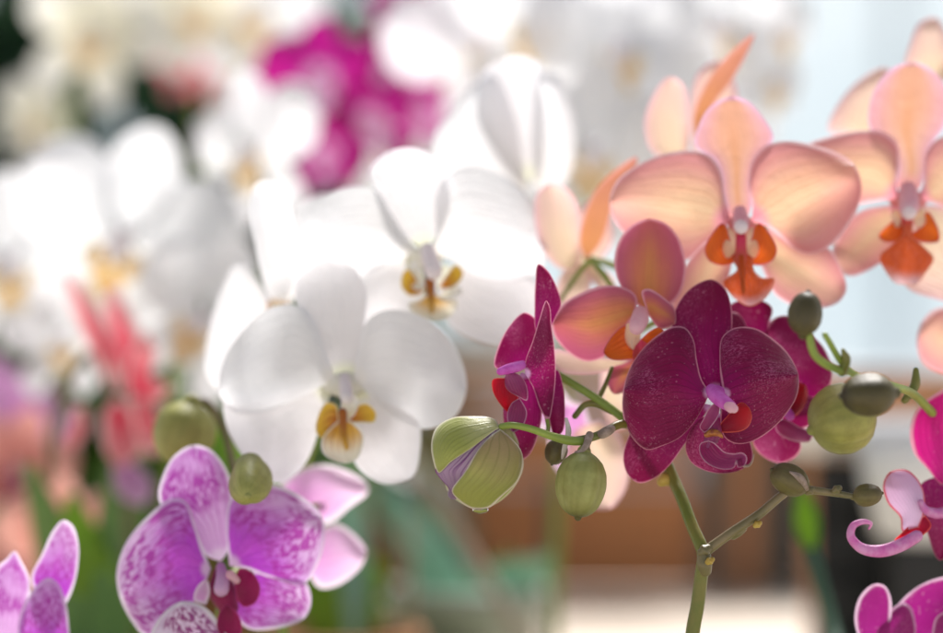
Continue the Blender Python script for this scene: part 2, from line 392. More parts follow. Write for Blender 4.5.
M['lilac'] = petal_mat('lilac_petal', (0.55, 0.20, 0.48), (0.60, 0.32, 0.56), (0.72, 0.5, 0.7), transl=0.45, veins=0.3, rim_w=2.0)
M['peach_rec'] = plain('peach_base', (0.80, 0.42, 0.40), (0.78, 0.36, 0.38), 200, .6, transl=.5, spec=.2)
M['white_rec'] = plain('white_base', (0.84, 0.82, 0.78), (0.80, 0.78, 0.70), 200, .6, transl=.5, spec=.2)
M['stem'] = plain('green_stem', (0.11, 0.14, 0.012), (0.20, 0.16, 0.03), 55, 0.38, transl=0.0, bstr=0.3, bdist=0.0006, spec=0.5)
M['stem_pale'] = plain('pale_green_stem', (0.33, 0.42, 0.08), (0.26, 0.33, 0.06), 70, 0.4, transl=0.2)
M['stem_brown'] = plain('brown_green_stem', (0.13, 0.11, 0.04), (0.20, 0.15, 0.07), 80, 0.4, spec=0.5)
M['nub'] = plain('yellow_node', (0.62, 0.45, 0.10), (0.45, 0.28, 0.05), 300, 0.35, transl=0.2)
M['bract'] = plain('papery_bract', (0.55, 0.42, 0.36), (0.35, 0.26, 0.2), 400, 0.5, transl=0.4)
def bud_mat(name, a, b, st, tipc, rough=0.55, tipamt=0.8):
    return plain(name, a, b, 110, rough, transl=0.12, bstr=0.25, bdist=0.0008, spec=0.5, stripes=(6, st, 0.22, tipc, tipamt))
M['bud'] = bud_mat('green_bud', (0.38, 0.36, 0.09), (0.28, 0.26, 0.06), (0.17, 0.19, 0.04), (0.30, 0.32, 0.10), tipamt=0.4)
M['bud_shell'] = petal_mat('green_bud_sepal', (0.46, 0.44, 0.20), (0.32, 0.34, 0.07), (0.62, 0.58, 0.40), transl=0.15, rough=0.42, veins=0.4, vein_b=.1, vein_col=(0.17, 0.19, 0.03), K=4, rim_w=0.8,
                           r0=0.1, r1=0.6, tboost=1.0)
M['bud_shell_pink'] = petal_mat('blushed_bud_sepal', (0.34, 0.24, 0.11), (0.29, 0.30, 0.06), (0.66, 0.56, 0.46), transl=0.15, rough=0.42, veins=0.4, vein_b=.1, vein_col=(0.16, 0.15, 0.03), K=4, rim_w=0.9,
                                r0=0.25, r1=0.8, tboost=1.0)
M['bud_petal'] = petal_mat('striped_bud_petal', (0.30, 0.22, 0.24), (0.26, 0.16, 0.25), (0.16, 0.02, 0.14), transl=0.2, rough=0.4, veins=1.0, vein_col=(0.10, 0.01, 0.11), K=2, rim_w=0.5)
M['bud_green2'] = bud_mat('small_green_bud', (0.38, 0.38, 0.12), (0.28, 0.27, 0.07), (0.18, 0.19, 0.03), (0.07, 0.055, 0.010), tipamt=0.9)
M['bud_brown'] = bud_mat('olive_brown_bud', (0.16, 0.13, 0.04), (0.11, 0.08, 0.03), (0.09, 0.07, 0.03), (0.10, 0.08, 0.03), tipamt=0.6)
M['bud_dark'] = bud_mat('dark_olive_bud', (0.095, 0.075, 0.020), (0.065, 0.050, 0.015), (0.05, 0.04, 0.02), (0.03, 0.025, 0.012))
M['bud_pale'] = bud_mat('pale_bud', (0.80, 0.74, 0.60), (0.80, 0.70, 0.62), (0.6, 0.5, 0.3), (0.7, 0.5, 0.5), tipamt=0.2)
M['leaf'] = plain('orchid_leaf', (0.10, 0.22, 0.03), (0.16, 0.30, 0.05), 30, 0.32, transl=0.2, spec=0.6)
M['leaf_bright'] = plain('bright_leaf', (0.22, 0.42, 0.02), (0.30, 0.50, 0.04), 30, 0.4, transl=0.5)
M['leaf_grey'] = plain('blue_green_leaf', (0.26, 0.50, 0.36), (0.36, 0.58, 0.46), 30, 0.35, transl=0.3, spec=0.6)
M['leaf_dark'] = plain('dark_leaf', (0.035, 0.09, 0.05), (0.055, 0.13, 0.07), 12, 0.4, transl=0.12, spec=0.5)
def wood(name, c1, c2, sc=8):
    t = NT(name)
    tc = t.n('ShaderNodeTexCoord').outputs['Object']
    mp = t.n('ShaderNodeMapping'); t.t.links.new(tc, mp.inputs[0]); mp.inputs['Scale'].default_value = (1, 8, 14)
    n = t.noise(sc, 6, 0.6, mp.outputs[0], 0.6)
    return t.surf(t.mix(t.ramp(n, 0.3, 0.7), c1, c2), 0.55, bump=n, bstr=0.4, bdist=0.002)
M['wood'] = wood('brown_wood', (0.46, 0.18, 0.062), (0.62, 0.26, 0.10))
M['wood2'] = wood('orange_wood', (0.50, 0.21, 0.085), (0.62, 0.27, 0.11))
M['greywood'] = wood('grey_wood', (0.10, 0.085, 0.07), (0.15, 0.13, 0.10))
M['table'] = wood('pale_table_wood', (0.58, 0.48, 0.38), (0.68, 0.58, 0.48), 4)
M['blackplastic'] = plain('black_plastic', (0.012, 0.013, 0.014), (0.022, 0.022, 0.024), 60, 0.45)
M['whiteceramic'] = plain('white_ceramic', (0.80, 0.80, 0.80), (0.76, 0.76, 0.77), 20, 0.3, coat=0.3, bstr=0.05)
M['terracotta'] = plain('terracotta', (0.42, 0.19, 0.08), (0.50, 0.24, 0.11), 40, 0.7)
M['clearpot'] = plain('grey_green_pot', (0.30, 0.34, 0.28), (0.36, 0.40, 0.33), 30, 0.35)
M['stake'] = plain('bamboo_stake', (0.34, 0.28, 0.20), (0.42, 0.34, 0.26), 60, 0.5)
M['metal'] = plain('dark_metal', (0.05, 0.05, 0.055), (0.04, 0.04, 0.045), 40, 0.5)
M['floor'] = plain('pale_concrete', (0.52, 0.54, 0.54), (0.60, 0.62, 0.62), 1.5, 0.6, bstr=0.2)
t_ = NT('frosted_pane')
M['frost'] = t_.surf(t_.mix(t_.ramp(t_.noise(1.2, 3), .3, .7), (0.74, 0.79, 0.81), (0.82, 0.85, 0.86)), 0.5, 0.62)
M['whiteframe'] = plain('white_paint', (0.76, 0.78, 0.79), (0.72, 0.74, 0.75), 5, 0.45)

# ------------------------------------------------------------------ plants and flowers
def plant(label, px, d, group=None, name='orchid_plant', pot='clearpot', potR=0.055, potH=0.115, leaves=4, leafmat='leaf'):
    w = W(px, 316, d)
    base = Vector((w.x, w.y, TABLE + 0.001))
    r = empty(name, base)
    tag(r, label, 'orchid', group)
    r['pottop'] = TABLE + potH * .8
    lathe('pot', M[pot], POTPROF(potR, potH), base, r)
    a0 = random.random() * 6
    for i in range(leaves):
        leaf('leaf', r, M[leafmat], base + Vector((0, 0, potH * .78)), a0 + i * 6.283 / max(leaves, 1), random.uniform(.10, .15), random.uniform(.04, .055), random.uniform(.2, .5), random.uniform(1.0, 1.6))
    return r

def spike(pl, pts, radii, mat='stem', ridge=0.0, to_pot=True, name='stem'):
    """pts: [(px,py,d)], radii in px; first point is the lowest; runs down to the pot"""
    P = [W(*p) for p in pts]; R = [mm(r, p[2]) for r, p in zip(radii, pts)]
    if to_pot:
        b = Vector(pl['w']); b.z = pl['pottop']
        mid = (P[0] + b) * .5; mid.x = P[0].x * .75 + b.x * .25; mid.y = P[0].y * .75 + b.y * .25
        P = [b, mid] + P; R = [R[0] * 1.15, R[0] * 1.05] + R
    return tube(name, pl, M[mat], P, R, N=14)

def flower(pl, at, d, label=None, name='flower'):
    f = empty(name, W(at[0], at[1], d), pl)
    if label: f['label'] = label
    return f

def pt(f, name, mat, zf, base, outl, d, **kw):
    """traced petal-like piece; d in mm is added to d0"""
    return petal(name, f, M[mat], lambda x, y, dd: W(x, y, dd), zf(base), [zf(p) for p in outl], d0=d, **kw)

def tb(f, name, mat, zf, pts, rads, d, s=1.0, **kw):
    """pts [(x,y,dmm)] in zoomed units"""
    P = []; R = []
    for (x, y, dd), r in zip(pts, rads):
        a = zf((x, y)); P.append(W(a[0], a[1], d + dd)); R.append(mm(r / s, d + dd))
    return tube(name, f, M[mat], P, R, **kw)

# ================= the sharp magenta orchid =================
mg = plant('magenta orchid in sharp focus with speckled velvety bloom and two green buds on its left', 698, 10, 'potted orchids')
zs = Z(630, 440, 3.28)
def zz(p, d): a = zs(p); return (a[0], a[1], d)
spike(mg, [zz((204, 650), 8), zz((222, 540), 6), zz((233, 450), 4), zz((240, 372), 2), zz((205, 285), 8), zz((165, 180), 17), zz((142, 130), 22), (661, 452, 25), (640, 432, 20), (622, 424, 10), (596, 436, 2), (573, 441, -1), (562, 440, -2)],
      [7.2, 7, 6.8, 6.6, 6.2, 6.0, 6.2, 5, 4.6, 4.3, 4.2, 4.4, 3.6], 'stem')
spike(mg, [zz((244, 368), 2), zz((330, 305), 0), zz((425, 242), -1), zz((492, 186), -1), zz((535, 158), 0), zz((590, 163), 0), zz((680, 176), 1), zz((740, 186), 1)],
      [5.4, 4.8, 4.6, 4.4, 4.0, 4.0, 3.4, 2.8], 'stem_brown', to_pot=False)
for p, r, d in (((262, 396), 4.2, -2), ((418, 276), 4.0, -3), ((245, 362), 6.4, 1), ((118, 128), 8, 24), ((678, 162), 4.6, 0), ((590, 166), 4.6, 0)):
    a = zs(p); q = W(a[0], a[1], d - 1)
    tube('stem_node', mg, M['nub'] if r < 4.3 or r > 7 else M['stem_brown'], [q - Vector((mm(r) * .5, 0, mm(r) * .3)), q, q + Vector((mm(r) * .5, 0, mm(r) * .3))], [mm(r) * .7, mm(r), mm(r) * .7], N=14)
for (x, y, dx, dy, rr, m_) in ((704, 556, 1, 14, 7.4, 'stem_brown'), (742, 528, -9, 7, 5.2, 'stem_brown'), (602, 434, 9, -5, 5, 'bract')):
    tube('bract', mg, M[m_], [W(x, y, 1), W(x + dx * .5, y + dy * .5, 1), W(x + dx, y + dy, 2)], [mm(rr * .98), mm(rr * 1.08), mm(rr * .92)], N=14, ridge=.1, ridges=2)
# branch buds at the right
b = bud('bud', mg, M['bud_brown'], W(807, 489, -1), W(772, 470, -3), mm(15)); b['label'] = 'brown green bud on the low side branch'
tube('bract', b, M['bract'], [W(807, 489, -6), W(800, 478, -8), W(790, 472, -8)], [mm(2), mm(4), mm(1)], N=10)
b = bud('bud', mg, M['bud_brown'], W(853, 497, 1), W(882, 493, 0), mm(11)); b['label'] = 'small closed bud at the end of the side branch'

# main bloom
zA = Z(610, 270, 2.876); zB = Z(690, 370, 5.75)
f = flower(mg, (714, 392), 0, 'large speckled magenta bloom facing the viewer')
pt(f, 'sepal', 'mag_sepal', zA, (303, 350), [(268, 338), (248, 300), (220, 245), (188, 205), (178, 160), (195, 98), (238, 48), (292, 27), (330, 52), (350, 110), (350, 180), (342, 250), (338, 310), (336, 342)], 5, rise=16, cup=-3.5, fold=5, bow=3, NS=44, NW=34)
pt(f, 'sepal', 'mag_sepal', zA, (292, 388), [(240, 380), (150, 410), (75, 445), (45, 500), (38, 545), (52, 590), (84, 612), (125, 600), (170, 562), (215, 500), (245, 455), (280, 405)], 5, rise=8, cup=-2, fold=2.5, bow=6, NS=40, NW=30)
pt(f, 'sepal', 'mag_sepal', zA, (312, 410), [(262, 425), (228, 465), (217, 510), (232, 550), (270, 575), (330, 585), (380, 573), (408, 548), (405, 500), (385, 470), (345, 435)], 5, rise=6, cup=-3, bow=0, gy=.03, NS=40, NW=30)
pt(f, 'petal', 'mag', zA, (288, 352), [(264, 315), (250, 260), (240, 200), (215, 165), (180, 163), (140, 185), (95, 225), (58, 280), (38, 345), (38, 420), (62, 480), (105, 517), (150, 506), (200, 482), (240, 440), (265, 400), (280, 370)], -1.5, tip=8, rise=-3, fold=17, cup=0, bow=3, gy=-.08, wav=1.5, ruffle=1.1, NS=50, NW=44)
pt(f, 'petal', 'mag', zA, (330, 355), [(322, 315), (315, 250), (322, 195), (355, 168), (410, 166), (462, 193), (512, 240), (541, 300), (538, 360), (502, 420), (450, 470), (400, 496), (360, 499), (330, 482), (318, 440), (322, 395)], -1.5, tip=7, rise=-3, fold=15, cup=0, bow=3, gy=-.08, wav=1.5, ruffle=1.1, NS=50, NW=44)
pt(f, 'lip_side_lobe', 'mag_red', zB, (180, 360), [(170, 320), (215, 262), (262, 205), (300, 185), (340, 215), (357, 265), (340, 320), (300, 350), (240, 360)], -7, cup=3, rise=-4, bow=2, NS=26, NW=22)
pt(f, 'lip_side_lobe', 'mag_lip', zB, (80, 360), [(55, 330), (75, 285), (110, 220), (140, 193), (165, 200), (172, 225), (160, 270), (130, 315), (100, 350)], -8, cup=-3, rise=-2, NS=26, NW=22)
pt(f, 'lip_middle_lobe', 'mag_lip', zB, (105, 405), [(60, 420), (52, 460), (75, 515), (130, 555), (200, 572), (255, 560), (265, 520), (275, 560), (315, 548), (328, 500), (300, 474), (250, 480), (200, 470), (165, 440), (135, 415)], -8, cup=-5, rise=-3, wav=1.2, NS=32, NW=28, curl=-1.0)
tb(f, 'tendril', 'bract', zB, [(312, 552, -10), (340, 548, -10), (358, 525, -11), (368, 485, -12)], [9, 7, 5, 3.5], 0, 5.75, N=8)
tb(f, 'callus', 'callus', zB, [(95, 372, -9), (130, 360, -10), (165, 365, -11), (185, 385, -11)], [16, 20, 16, 7], 0, 5.75, N=14, ridge=.3, ridges=5)
tb(f, 'throat', 'mag_lip', zB, [(130, 300, -6), (140, 350, -6), (120, 400, -6), (100, 440, -7)], [38, 44, 42, 26], 0, 5.75, N=18)
tb(f, 'flower_base', 'column', zA, [(283, 350, 3), (303, 352, 0), (328, 352, 3)], [16, 22, 16], 0, 2.876, N=14)
tb(f, 'column', 'column', zB, [(125, 115, -5), (150, 145, -9), (190, 180, -13), (232, 208, -16)], [36, 46, 42, 35], 0, 5.75, N=20)
tb(f, 'anther_cap', 'cap', zB, [(222, 208, -17), (240, 217, -18), (252, 222, -18.5)], [28, 33, 26], 0, 5.75, N=18)

# left side bloom, turned away
zC = Z(480, 250, 3.519)
f = flower(mg, (523, 370), 14, 'magenta bloom seen from the side')
pt(f, 'sepal', 'mag_sepal', zC, (222, 330), [(195, 280), (192, 200), (194, 120), (205, 50), (238, 72), (270, 130), (286, 190), (268, 235), (245, 280)], 16, rise=3, cup=-3, fold=2)
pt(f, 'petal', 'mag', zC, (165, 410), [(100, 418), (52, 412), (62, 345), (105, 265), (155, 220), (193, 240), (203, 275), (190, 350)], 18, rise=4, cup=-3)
pt(f, 'sepal', 'mag_sepal', zC, (245, 430), [(272, 420), (292, 475), (299, 560), (290, 640), (264, 655), (246, 610), (240, 520)], 14, cup=-3)
pt(f, 'sepal', 'mag_sepal', zC, (150, 430), [(105, 470), (82, 550), (92, 650), (128, 742), (172, 722), (208, 640), (218, 560), (195, 470)], 13, cup=4, rise=-2, gx=-.05)
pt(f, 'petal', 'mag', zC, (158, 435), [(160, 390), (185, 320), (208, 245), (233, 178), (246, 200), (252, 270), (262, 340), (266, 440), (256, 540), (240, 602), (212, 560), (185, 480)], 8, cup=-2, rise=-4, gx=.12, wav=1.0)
pt(f, 'lip_side_lobe', 'mag_red', zC, (130, 455), [(80, 450), (45, 455), (43, 490), (65, 535), (100, 570), (125, 560), (135, 500)], 9, cup=-3)
pt(f, 'lip_middle_lobe', 'mag_lip', zC, (140, 520), [(110, 540), (95, 590), (115, 640), (150, 620), (165, 570)], 7, cup=-3)
pt(f, 'lip_side_lobe', 'mag_lip', zC, (140, 520), [(95, 490), (85, 450), (100, 430), (140, 440), (165, 480), (165, 530)], 6, cup=3)
tb(f, 'column', 'column', zC, [(150, 404, 9), (125, 412, 8), (95, 420, 7), (72, 427, 7)], [16, 19, 18, 14], 0, 3.519, N=16)
tb(f, 'pedicel', 'stem_pale', zC, [(200, 460, 12), (240, 620, 12), (235, 645, 8)], [8, 8, 8], 0, 3.519, N=10)

# right rear bloom
zD = Z(730, 290, 3.333)
f = flower(mg, (790, 390), 38, 'blurred magenta bloom behind the large bloom')
pt(f, 'sepal', 'mag_sepal', zD, (110, 330), [(40, 220), (-5, 130), (-10, 60), (50, 30), (110, 36), (142, 62), (132, 110), (122, 220)], 44, cup=-3)
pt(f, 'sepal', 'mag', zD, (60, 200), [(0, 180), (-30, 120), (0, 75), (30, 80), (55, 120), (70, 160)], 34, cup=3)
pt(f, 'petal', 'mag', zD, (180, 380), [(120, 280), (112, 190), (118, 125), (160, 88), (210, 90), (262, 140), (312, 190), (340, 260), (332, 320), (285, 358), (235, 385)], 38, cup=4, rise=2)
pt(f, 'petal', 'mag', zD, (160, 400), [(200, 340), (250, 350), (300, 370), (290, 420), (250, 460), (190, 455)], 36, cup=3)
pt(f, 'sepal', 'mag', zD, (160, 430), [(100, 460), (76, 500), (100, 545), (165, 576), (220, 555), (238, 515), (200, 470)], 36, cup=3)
pt(f, 'lip_middle_lobe', 'mag_lip', zD, (150, 440), [(180, 430), (230, 455), (275, 480), (265, 505), (200, 500), (155, 470)], 30, cup=3)
pt(f, 'lip_side_lobe', 'mag_red', zD, (200, 400), [(225, 310), (250, 315), (260, 345), (245, 390), (215, 420)], 30, cup=3)
tb(f, 'column', 'column', zD, [(180, 390, 32), (200, 420, 28)], [16, 16], 0, 3.333, N=12)

# the two green buds at the left
zE = Z(420, 400, 4.715)
dm = (268, 300, 245, 245, 36)
bb = flower(mg, (477, 463), 0, 'fat green bud about to open with purple stripes in its slit', name='bud')
cz = zE((268, 300))
dome = (cz[0], cz[1], 54, 54, 19)
tb(bb, 'bud_core', 'bud_petal', zE, [(345, 135, 6), (320, 190, 6), (270, 270, 6), (200, 370, 6), (160, 440, 6)], [30, 105, 150, 95, 30], 0, 4.715, N=24)
pt(bb, 'bud_sepal', 'bud_petal', zE, (365, 135), [(330, 135), (230, 190), (130, 280), (70, 330), (80, 350), (135, 415), (165, 450), (190, 420), (250, 290), (330, 190)], 5.5, dome=dome, curl=0)
pt(bb, 'bud_sepal', 'bud_shell', zE, (378, 130), [(350, 88), (240, 76), (150, 84), (78, 128), (53, 200), (60, 280), (88, 345), (150, 292), (250, 225), (335, 160)], 4.6, dome=dome, curl=1.2)
pt(bb, 'bud_sepal', 'bud_shell_pink', zE, (378, 135), [(430, 178), (476, 235), (487, 300), (462, 380), (385, 455), (325, 508), (240, 510), (165, 455), (150, 425), (210, 340), (270, 240), (330, 170)], 4.2, dome=dome, curl=1.2)
pt(bb, 'bud_sepal', 'bud_shell', zE, (385, 130), [(420, 120), (475, 230), (487, 320), (430, 430), (330, 500), (200, 490), (120, 400), (200, 250)], 8, rise=4, cup=6)
wd = NT('water'); p = wd.n('ShaderNodeBsdfPrincipled'); p.inputs['Transmission Weight'].default_value = 1; p.inputs['Roughness'].default_value = 0.02; p.inputs['IOR'].default_value = 1.33
p.inputs['Base Color'].default_value = (0.9, 0.9, 0.9, 1); wd.t.links.new(p.outputs[0], wd.out.inputs[0])
a = zE((285, 516)); q = W(a[0], a[1], -4)
tag(tube('water_drop', None, wd.m, [q + Vector((-mm(5), 0, 0)), q, q + Vector((mm(5), 0, 0))], [mm(3), mm(4.2), mm(3)], N=16), 'tiny dark water drop hanging under the fat striped bud', 'water drop')
tb(mg, 'pedicel', 'stem_pale', zE, [(385, 125, -6), (430, 118, -8), (520, 135, -7), (620, 170, -5), (700, 190, -3), (770, 195, -2)], [16, 16, 17, 19, 22, 20], 0, 4.715, N=14)
b = bud('bud', mg, M['bud_green2'], W(584, 452, -4), W(578, 517, -7), mm(24), ridge=.24, twist=.5); b['label'] = 'oval green bud hanging under the stem'
tb(mg, 'bract', 'bract', zE, [(800, 165, -4), (785, 210, -6), (760, 240, -7), (735, 245, -7)], [20, 18, 10, 6], 0, 4.715, N=10, flat=.5)
tb(mg, 'pedicel', 'stem_brown', zE, [(785, 180, -3), (788, 220, -5), (782, 255, -5)], [14, 14, 18], 0, 4.715, N=10)
b = bud('bud', mg, M['bud_brown'], W(560, 440, 10), W(552, 464, 10), mm(11)); b['label'] = 'small dark bud behind the oval green bud'
tb(mg, 'bract', 'bud_pale', zE, [(690, 90, 6), (700, 150, 5), (680, 230, 4), (670, 275, 4)], [8, 14, 12, 5], 0, 4.715, N=8, flat=.4)

# ================= peach orchid =================
pc = plant('peach orchid with orange lipped blooms glowing behind the magenta bloom', 800, 70, 'potted orchids')
zF = Z(600, 90, 2.878)
spike(pc, [(1010, 700, 80), (1005, 560, 85), (1000, 420, 90), (975, 300, 90), (900, 245, 84), (830, 240, 75), (780, 225, 66), (742, 232, 62), (690, 300, 66), (640, 330, 70)], [5, 5, 5, 5, 5, 4.5, 4, 4, 3, 3], 'stem_pale')
spike(pc, [(640, 330, 70), (600, 270, 75), (590, 262, 80), (560, 300, 80)], [3, 3.2, 3, 2], 'stem_pale', to_pot=False)
f = flower(pc, (742, 228), 45, 'large peach bloom facing the viewer')
dF = 48
pt(f, 'sepal', 'peach_sepal', zF, (400, 388), [(372, 365), (354, 310), (348, 245), (322, 198), (274, 160), (285, 100), (320, 45), (377, 19), (422, 30), (467, 75), (500, 140), (458, 195), (436, 260), (438, 320), (425, 365)], dF + 3, rise=4, cup=-4, fold=3)
pt(f, 'sepal', 'peach', zF, (388, 420), [(350, 420), (290, 450), (245, 510), (215, 580), (205, 640), (230, 700), (290, 680), (340, 620), (365, 560), (385, 470)], dF + 4, rise=4, cup=-3)
pt(f, 'sepal', 'peach', zF, (440, 420), [(480, 400), (540, 425), (600, 450), (655, 452), (692, 510), (710, 570), (690, 608), (640, 628), (560, 622), (505, 590), (470, 520), (445, 460)], dF + 4, rise=4, cup=-3)
pt(f, 'petal', 'peach', zF, (378, 378), [(368, 345), (358, 290), (350, 235), (320, 192), (265, 175), (200, 180), (110, 215), (50, 260), (27, 318), (42, 380), (110, 445), (200, 492), (250, 490), (300, 445), (350, 400)], dF - 1, rise=-2, fold=6, cup=1, bow=4, ruffle=1.2, wav=1.4, NS=40, NW=36)
pt(f, 'petal', 'peach', zF, (436, 378), [(440, 340), (428, 280), (435, 210), (470, 165), (530, 147), (600, 155), (680, 180), (732, 215), (753, 275), (742, 340), (702, 410), (655, 455), (600, 472), (555, 455), (510, 415), (470, 388)], dF - 1, rise=-2, fold=6, cup=1, bow=4, ruffle=1.2, wav=1.4, NS=40, NW=36)
def lip_front(f, zf, d, s, cx, cy, k=1.0):
    """phalaenopsis lip seen from the front, centre (cx,cy) is the throat in zoomed units"""
    q = lambda L: [(cx + x * k, cy + y * k) for x, y in L]
    o = lambda x, y: (cx + x * k, cy + y * k)
    for sx in (-1, 1):
        m_ = lambda L: q([(x * sx, y) for x, y in L])
        pt(f, 'lip_side_lobe', 'lip_orange', zf, o(10 * sx, 55), m_([(24, 20), (34, -15), (44, -45), (56, -48), (84, -18), (105, 28), (92, 60), (55, 74), (20, 66)]), d - 6, cup=-4, rise=-2, NS=26, NW=22)
        pt(f, 'lip_side_lobe', 'cream', zf, o(20 * sx, 40), m_([(14, 35), (12, 0), (20, -30), (36, -36), (54, 0), (54, 32), (38, 54)]), d - 9, cup=3, NS=18, NW=14)
    pt(f, 'lip_middle_lobe', 'lip_tip', zf, o(0, 20), q([(-22, 40), (-14, 75), (-20, 100), (-45, 112), (-50, 130), (-30, 155), (-5, 175), (18, 190), (45, 178), (75, 150), (95, 118), (85, 100), (48, 92), (30, 80), (28, 40)]) if k < 1.0 else
       q([(-26, 50), (-10, 85), (-30, 102), (-52, 122), (-34, 150), (-12, 172), (25, 190), (66, 172), (92, 138), (97, 110), (62, 108), (38, 86), (34, 45)]), d - 8, cup=4, fold=-2, rise=-4, NS=30, NW=24)
    tb(f, 'throat', 'lip_rose', zf, [(*o(0, 0), -5), (*o(0, 40), -7), (*o(2, 90), -10)], [20 * k, 20 * k, 8 * k], d, s, N=14)
    tb(f, 'lip_keel', 'lip_orange', zf, [(*o(2, 50), -10), (*o(5, 110), -13), (*o(8, 150), -11)], [9 * k, 8 * k, 4 * k], d, s, N=10)
    tb(f, 'column', 'cap', zf, [(*o(-2, -80), -1), (*o(0, -55), -5), (*o(1, -40), -9)], [20 * k, 24 * k, 24 * k], d, s, N=18)
    tb(f, 'anther_cap', 'whitecap', zf, [(*o(0, -40), -12), (*o(1, -36), -14)], [20 * k, 19 * k], d, s, N=18)
lip_front(f, zF, dF, 2.878, 405, 432)
tb(f, 'flower_base', 'peach_rec', zF, [(385, 385, 4), (405, 392, 0), (430, 385, 4)], [20, 34, 20], dF, 2.878, N=14)

zG = Z(810, 20, 2.262); dG = 66
f = flower(pc, (908, 205), dG, 'peach bloom cut by the right edge')
pt(f, 'sepal', 'peach_sepal', zG, (222, 398), [(198, 380), (196, 320), (172, 280), (136, 250), (133, 200), (150, 150), (188, 108), (230, 97), (265, 105), (300, 140), (315, 190), (305, 240), (270, 290), (260, 350), (245, 385)], dG + 3, rise=4, cup=-4, fold=3)
pt(f, 'sepal', 'peach', zG, (208, 420), [(170, 420), (110, 435), (70, 480), (50, 520), (60, 560), (90, 580), (150, 556), (190, 520), (212, 450)], dG + 4, cup=-3, rise=4)
pt(f, 'sepal', 'peach_pale', zG, (240, 420), [(280, 420), (360, 440), (420, 520), (410, 620), (350, 640), (280, 630), (215, 600), (225, 500)], dG + 4, cup=-3, rise=4)
pt(f, 'petal', 'peach', zG, (205, 402), [(196, 380), (202, 330), (198, 280), (172, 256), (120, 250), (50, 262), (-10, 285), (-40, 330), (-30, 395), (40, 430), (110, 418), (170, 408)], dG - 1, rise=-2, fold=4, cup=2, bow=4)
pt(f, 'petal', 'peach', zG, (240, 402), [(255, 380), (262, 300), (290, 268), (340, 255), (420, 270), (450, 340), (420, 400), (330, 430), (270, 412)], dG - 1, rise=-2, fold=4, cup=2, bow=4)
q = lambda L: L
pt(f, 'lip_side_lobe', 'lip_orange', zG, (215, 485), [(200, 450), (178, 462), (155, 490), (170, 503), (200, 500)], dG - 6, cup=-3, NS=22, NW=18)
pt(f, 'lip_side_lobe', 'lip_orange', zG, (222, 485), [(245, 470), (265, 432), (290, 470), (292, 500), (265, 505), (240, 500)], dG - 6, cup=-3, NS=22, NW=18)
pt(f, 'lip_middle_lobe', 'lip_tip', zG, (218, 455), [(205, 490), (185, 508), (157, 535), (170, 568), (195, 596), (215, 598), (240, 598), (262, 572), (280, 540), (255, 510), (232, 490)], dG - 8, cup=4, fold=-2, rise=-3)
for s_, pp in ((1, [(188, 430), (183, 455), (198, 470), (212, 455)]), (2, [(232, 450), (245, 472), (262, 460), (258, 430)])):
    pt(f, 'lip_side_lobe', 'cream', zG, (200, 430) if s_ == 1 else (245, 430), pp, dG - 8, cup=2, NS=14, NW=12)
tb(f, 'throat', 'lip_rose', zG, [(218, 440, -5), (220, 480, -8)], [16, 12], dG, 2.262, N=12)
tb(f, 'flower_base', 'peach_rec', zG, [(192, 408, 4), (222, 405, 1), (252, 408, 4)], [14, 26, 14], dG, 2.262, N=14)
tb(f, 'column', 'cap', zG, [(222, 385, -1), (224, 405, -6), (224, 425, -11)], [20, 23, 23], dG, 2.262, N=18)
tb(f, 'anther_cap', 'whitecap', zG, [(224, 428, -12), (224, 436, -13)], [18, 17], dG, 2.262, N=16)

f = flower(pc, (900, 60), 130, 'pale bloom seen from behind at the top')
pt(f, 'petal', 'peach_pale', zG, (160, 270), [(90, 262), (42, 250), (55, 205), (105, 142), (165, 108), (195, 125), (200, 200)], 120, cup=4)
pt(f, 'petal', 'peach_pale', zG, (290, 150), [(250, 140), (215, 110), (225, 60), (250, 5), (285, -5), (310, 30), (330, 110)], 120, cup=4)
pt(f, 'sepal', 'peach_pale', zG, (300, 130), [(285, 90), (320, 50), (380, 60), (380, 120)], 124, cup=4)

f = flower(pc, (965, 335), 75, 'rosy peach bloom barely inside the right edge')
pt(f, 'petal', 'peach', lambda p: p, (985, 350), [(960, 312), (938, 308), (922, 322), (917, 345), (924, 364), (945, 374), (970, 372)], 75, cup=4)
pt(f, 'sepal', 'peach_pale', lambda p: p, (985, 350), [(955, 380), (950, 420), (975, 440), (995, 400)], 80, cup=4)
zH = Z(540, 210, 3.331); dH = 28
f = flower(pc, (638, 325), dH, 'rosy orange bloom half hidden behind the magenta bloom')
pt(f, 'sepal', 'peach_dark', zH, (340, 330), [(300, 295), (264, 245), (247, 180), (260, 110), (300, 55), (360, 29), (420, 45), (466, 100), (486, 190), (475, 260), (442, 312), (390, 335)], dH + 4, rise=3, cup=-4, fold=3)
pt(f, 'sepal', 'peach_pale', zH, (310, 500), [(200, 490), (110, 475), (48, 465), (42, 505), (75, 540), (160, 548), (240, 535), (295, 518)], dH + 10, cup=-2)
pt(f, 'sepal', 'peach_dark', zH, (330, 480), [(280, 510), (235, 528), (222, 565), (245, 612), (290, 602), (340, 560), (370, 520)], dH + 8, cup=-3)
pt(f, 'petal', 'peach_dark', zH, (320, 345), [(322, 290), (290, 262), (220, 251), (150, 270), (80, 310), (38, 367), (48, 420), (90, 470), (150, 504), (212, 490), (248, 450), (285, 395)], dH - 1, rise=-2, fold=3, cup=2, bow=4, NS=38, NW=32)
pt(f, 'petal', 'peach_dark', zH, (362, 352), [(345, 305), (338, 270), (362, 262), (420, 298), (447, 325), (450, 380), (400, 395)], dH - 6, cup=4, rise=-6)
